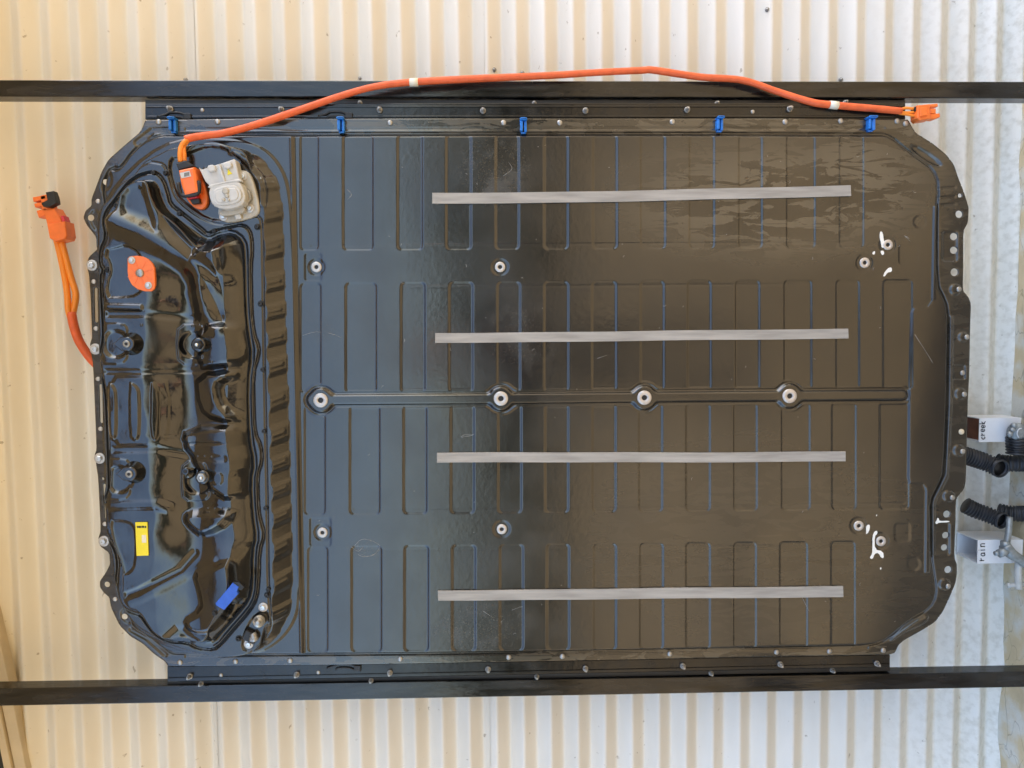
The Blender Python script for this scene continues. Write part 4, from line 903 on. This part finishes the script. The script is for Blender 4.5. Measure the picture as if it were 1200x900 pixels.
for x, y in ((284.5, 207), (293, 244), (262, 254)): stamp_obj(P_wash, 'fixing_screw', at(x, y, h0 + .0122), wc, .2, .75)
quad('latch_tab', [(258, 246), (284, 241), (288, 245), (284, 250), (262, 254), (256, 251)], h0 + .012, h0 + .026, M_cream, wc, .003, 1)
quad('latch_tab', [(274, 250), (281, 248.5), (283, 256), (276, 257.5)], h0 + .012, h0 + .020, M_wht, wc, .002)
quad('bracket_arm', [(286, 218), (292, 222), (295, 232), (290, 240), (286, 241), (288, 232)], h0 + .012, h0 + .022, M_dzinc, wc, .002, 1)

# ---- long orange cable over the top rail
lc = thing('orange_cable', 'long orange cable arching over the top rail from the plug to a small orange connector', 'cable', at(620, 90, .01))
path = [(217, 164, .05), (226, 161, .045), (245, 158.5, .035), (262, 156, .028), (300, 146, .012), (350, 130, -.005), (400, 113, -.015), (440, 101, -.02), (485, 96.5, -.026), (560, 92.5, -.030), (640, 88, -.035), (700, 85, -.038), (752, 82, -.04), (766, 82.3, -.04), (820, 90, -.038), (870, 94.5, -.034), (910, 107, -.03), (950, 119, -.016), (975, 123, -.012), (1030, 127.5, -.010), (1056, 130, -.010)]
b = MB(); rk = random.Random(3); b.tube([at(p[0], p[1] + rk.uniform(-.7, .7), p[2]) for p in path], [.0082, .0076, .0079, .0072, .0080, .0074, .0079, .0073, .0080, .0076], 14, sub=6); b.build('sleeve', M_cab, lc)
for dx, dx2, zz in ((0, 0, .003), (4.5, 2.5, -.003)):
    b = MB(); b.tube([at(211.5 + dx, 190, h0 + .025 + zz), at(211 + dx, 180, h0 + .026 + zz), at(212.5 + dx2, 172, h0 + .022 + zz), at(216 + dx2, 166.5, .052 + zz), at(222, 162.5, .047)], .0052, 12); b.build('wire', M_wire, lc)
for x, y, z, a in ((485, 96.5, -.026, -.02), (977, 123.2, -.012, .1)):
    dx = math.cos(a) * 5; dy = math.sin(a) * 5; MB().tube([at(x - dx, y - dy, z), at(x + dx, y + dy, z)], .0090, 14).build('tag_band', M_tag, lc)
for k, (y0, y1) in enumerate(((127.5, 125), (130, 131), (132, 137))):
    MB().tube([at(1054, y0 + 1, -.01), at(1062, y0 + (-1 if k == 0 else 2), -.012), at(1070, (y0 + y1) / 2 + 1, -.012), at(1078, y1, -.012)], .0032, 8).build('wire', M_wire, lc)
z = -.012
con = quad('connector', [(1075.5, 123), (1090, 121.5), (1091, 139), (1078, 141), (1075, 138)], z - .014, z + .014, M_org, lc, .003)
for pts in ([(1090, 122), (1099, 121), (1099.5, 124.5), (1090, 126)], [(1090, 127), (1097, 127), (1097, 133), (1090, 133)], [(1090, 133.5), (1101.5, 132.5), (1102, 137), (1095, 139.5), (1090, 139)]): quad('prong', pts, z - .010, z + .008, M_org, con, .002)
quad('rear_seal', [(1072.5, 125), (1075.4, 124.5), (1075.2, 130), (1072.5, 130)], z - .01, z + .008, M_rub, con, .001)
quad('shoulder', [(1078, 126), (1086, 125), (1087, 135), (1079, 136.5)], z + .0142, z + .019, M_org, con, .002)

# ---- hanging cable with connector at the picture's left
hc = thing('orange_cable', 'short twin orange cable with connector lying on the wall left of the battery pack', 'cable', at(75, 330, -.12))
z = -.12
for dx, w_ in ((0, 1), (5.5, -1)):
    b = MB(); b.tube([at(65 + dx, 276, z), at(70 + dx, 296, z), at(76 + dx * (1.3), 325, z - .003), at(79 + dx * 1.8, 345, z), at(80 + dx * 1.2, 362, z + w_ * .003), at(82.5 + dx * .3, 372, z)], .0074, 12, sub=5); b.build('wire', M_wire, hc)
b = MB(); b.tube([at(83.5, 366, z), at(86.5, 382, z), at(92, 398, z - .004), at(101, 413, z - .008), at(112, 426, z - .010), at(130, 440, z - .01)], .0105, 14); b.build('sleeve', M_cab, hc)
con = quad('connector', [(50.5, 246), (63, 243), (70, 255), (77, 268), (77.5, 278), (64, 282), (57, 277), (54, 262)], z - .018, z + .020, M_org, hc, .005)
quad('shoulder', [(54.5, 262), (75.5, 259), (78, 276), (76, 280), (64, 283), (57.5, 279)], z - .014, z + .026, M_org, con, .004)
for pts in ([(38, 231), (53, 228.5), (54, 233), (39, 236.5)], [(39.5, 238.5), (52, 236), (53, 240.5), (41, 243)], [(42.5, 247), (54, 243.5), (56, 251), (45, 255)], [(47, 229), (58, 227), (60, 246), (49, 247)]): quad('prong', pts, z - .014, z + .012, M_org, con, .002)
quad('black_cap', [(53, 225), (62, 223.5), (64.5, 230), (66, 238), (57, 242.5), (50, 242), (48, 238), (55, 234)], z + .012, z + .030, M_rub, con, .003)
quad('lock', [(71, 253), (74, 252.5), (76.5, 259), (73, 260)], z, z + .022, M_red, con, .001)

# ---- downpipes with hand lettering
def downpipe(label, xf, y0, y1, wf, wb, inner):
    t = thing('downpipe', label, 'downpipe', at(xf + 30, (y0 + y1) / 2, (wf + wb) / 2), 'square cut downpipes at the foot of the wall')
    uA_, va = at2(xf, y0, wf); vb = at2(xf, y1, wf)[1]; uE = U_GROUND - .045 if inner else U_GROUND - .03; th = .0022
    b = MB(); u0 = uA_
    b.box(u0, uE, vb, va, wf - th, wf); b.box(u0, uE, vb, va, wb, wb + th); b.box(u0, uE, va - th, va - .00001, wb + th, wf - th); b.box(u0, uE, vb + .00001, vb + th, wb + th, wf - th)
    p = b.build('pipe_wall', M_pipe, t)
    b = MB(); b.box(u0 + (.012 if inner else .05), u0 + .08, vb + th, va - th, wb + th, wf - th); b.build('lining', M_pipein if inner else M_pipe, t)
    return t, u0, va, vb
def strokes(t, word, u0, va, vb, wf, h, margin):
    G = {'c': [[(.9, .8), (.5, 1), (.1, .5), (.5, 0), (.9, .2)]], 'r': [[(.1, 1), (.15, 0)], [(.15, .65), (.45, .95), (.8, .95)]], 'e': [[(.1, .5), (.9, .55), (.7, 1), (.25, .95), (.1, .45), (.4, 0), (.9, .15)]],
         'k': [[(.1, 1.6), (.15, 0)], [(.8, 1), (.18, .5), (.9, 0)]], 'a': [[(.85, .85), (.4, 1), (.1, .5), (.35, 0), (.8, .3), (.85, .95), (.9, 0)]], 'i': [[(.4, 1), (.45, 0)], [(.38, 1.4), (.42, 1.5)]], 'n': [[(.1, 1), (.12, 0)], [(.12, .6), (.45, 1), (.8, .8), (.85, 0)]]}
    b = MB(); n = len(word); L_ = (va - vb) * .80; cw = L_ / n
    for k, ch in enumerate(word):
        for st in G[ch]:
            # letters read along +v (real world right), their tops point to -u (real world up)
            jx, jy = random.uniform(-.0012, .0012), random.uniform(-.1, .1)
            P = [(u0 + margin + jx + h - q[1] * h * (1 + jy), vb + (va - vb) * .1 + cw * (k + .05 + q[0] * .8), wf + .0006) for q in st]
            b.tube(P, .0011, 6, sub=3, squash=.35)
    b.build('lettering', M_ink, t)
t, u0, va, vb = downpipe('white square downpipe marked creek in black, the upper one at the right edge', 1148, 490, 518, -.10, -.172, True)
strokes(t, 'creek', u0, va, vb, -.10, .009, .005)
t, u0, va, vb = downpipe('white square downpipe marked rain in black, the lower one at the right edge', 1146, 633, 660.5, -.10, -.185, False)
strokes(t, 'rain', u0, va, vb, -.10, .011, .007)

# ---- corrugated black hoses
def hose(label, pts, r, openend=True):
    P = spline([at(*p) for p in pts], 10); L_ = np.r_[0, np.cumsum(np.linalg.norm(np.diff(P, axis=0), axis=1))]
    t = thing('corrugated_hose', label, 'hose', tuple(P[len(P) // 2]), 'black corrugated hose pieces by the downpipes')
    n = int(L_[-1] / .0011); s_ = np.linspace(0, L_[-1], n); Q = np.stack([np.interp(s_, L_, P[:, i]) for i in range(3)], 1)
    rr = r * (1 + .10 * np.sign(np.sin(s_ * 2 * math.pi / .0078)) * np.abs(np.sin(s_ * 2 * math.pi / .0078)) ** .6)
    b = MB(); b.tube(Q, rr, 20, sub=1); b.f.pop(); b.sm.pop(); b.mi.pop()
    b.build('casing', M_hose, t)
    if openend:
        Tn = Q[-1] - Q[-4]; Tn /= np.linalg.norm(Tn)
        b = MB(); b.tube([Q[-1] - Tn * .010, Q[-1] - Tn * .009], r * .9, 20, sub=1); b.build('bore', M_bore, t)
        e1 = np.cross(Tn, [0, 0, 1.]); e1 /= np.linalg.norm(e1); e2 = np.cross(Tn, e1)
        b = MB(); b.tube([Q[-1] + r * 1.02 * (math.cos(a) * e1 + math.sin(a) * e2) for a in np.linspace(0, 2 * math.pi, 25)], .0017, 8, sub=1); b.build('cut_rim', M_hose, t)
    return t
hose('black corrugated hose with a cut end, leaning out below the creek downpipe', [(1116, 529, -.10), (1135, 535, -.10), (1153, 541, -.094), (1167, 547, -.080), (1173, 549.5, -.066)], .0205)
hose('black corrugated hose running off the right edge below the creek downpipe', [(1168, 541, -.150), (1178, 543, -.135), (1190, 543, -.12), (1215, 542, -.12)], .0195)
hose('black corrugated hose with a cut end above the rain downpipe', [(1131, 592, -.13), (1143, 598, -.125), (1157, 603, -.114), (1169, 608, -.100), (1175, 610.5, -.088)], .0190)
hose('black corrugated hose running off the right edge above the rain downpipe', [(1170, 599, -.155), (1181, 601, -.14), (1194, 602, -.13), (1215, 601, -.13)], .0185)
hose('short black corrugated hose standing up to the grey valve by the creek downpipe', [(1192, 532, -.085), (1192, 524, -.085), (1192, 512, -.08)], .0230, False)

# ---- grey fittings
vt = thing('pipe_valve', 'grey metal valve over the end of the creek downpipe', 'valve', at(1190, 503, -.07), 'grey valves on the downpipes')
MB().lathe(at(1192, 506, -.075), [(.020, -.01), (.022, .0), (.021, .010), (.014, .014), (.005, .016)], 22).build('body', M_galv, vt)
MB().tube([at(1192, 513, -.08), at(1192, 499, -.08)], .014, 14).build('body', M_galv, vt)
for x, y, r in ((1183, 509, .009), (1188, 499, .010), (1186, 504, .008)): MB().tube([at(x, y, -.085), at(x, y, -.06)], r * .8, 12).build('knob', M_galv, vt)
MB().tube([at(1197 - 5 * math.cos(a), 508 - 6 * math.sin(a), -.058) for a in np.linspace(-.9, 1.6, 7)], .0014, 6).build('wire_loop', M_wht, vt)
vt = thing('pipe_valve', 'grey metal tee valve and pipe over the end of the rain downpipe', 'valve', at(1182, 645, -.07), 'grey valves on the downpipes')
MB().tube([at(1183, 606, -.09), at(1182, 622, -.08), at(1179, 640, -.075)], .0075, 12).build('pipe', M_galv, vt)
MB().tube([at(1177, 639, -.075), at(1184, 648, -.072), at(1193, 654, -.07), at(1203, 661, -.07)], [.014, .014, .012, .012], 16).build('body', M_galv, vt)
MB().tube([at(1170, 649, -.07), at(1181, 645, -.07)], .010, 12).build('knob', M_galv, vt)
MB().tube([at(1165.5, 648.5, -.07), at(1171, 648, -.07)], .0055, 10).build('knob', M_galv, vt)
MB().tube([at(1178, 641, -.075), at(1178, 634.5, -.075)], .011, 14).build('collar', M_galv, vt)
MB().tube([at(1194, 656, -.08), at(1193, 672, -.08), at(1194, 690, -.08)], .0085, 12).build('pipe', M_cream, vt)
MB().tube([at(1182, 686, -.085), at(1204, 684, -.085)], .006, 10).build('spout', M_cream, vt)
MB().tube([at(1182, 683, -.085), at(1182, 689, -.085)], .0035, 8).build('lever', M_cream, vt)
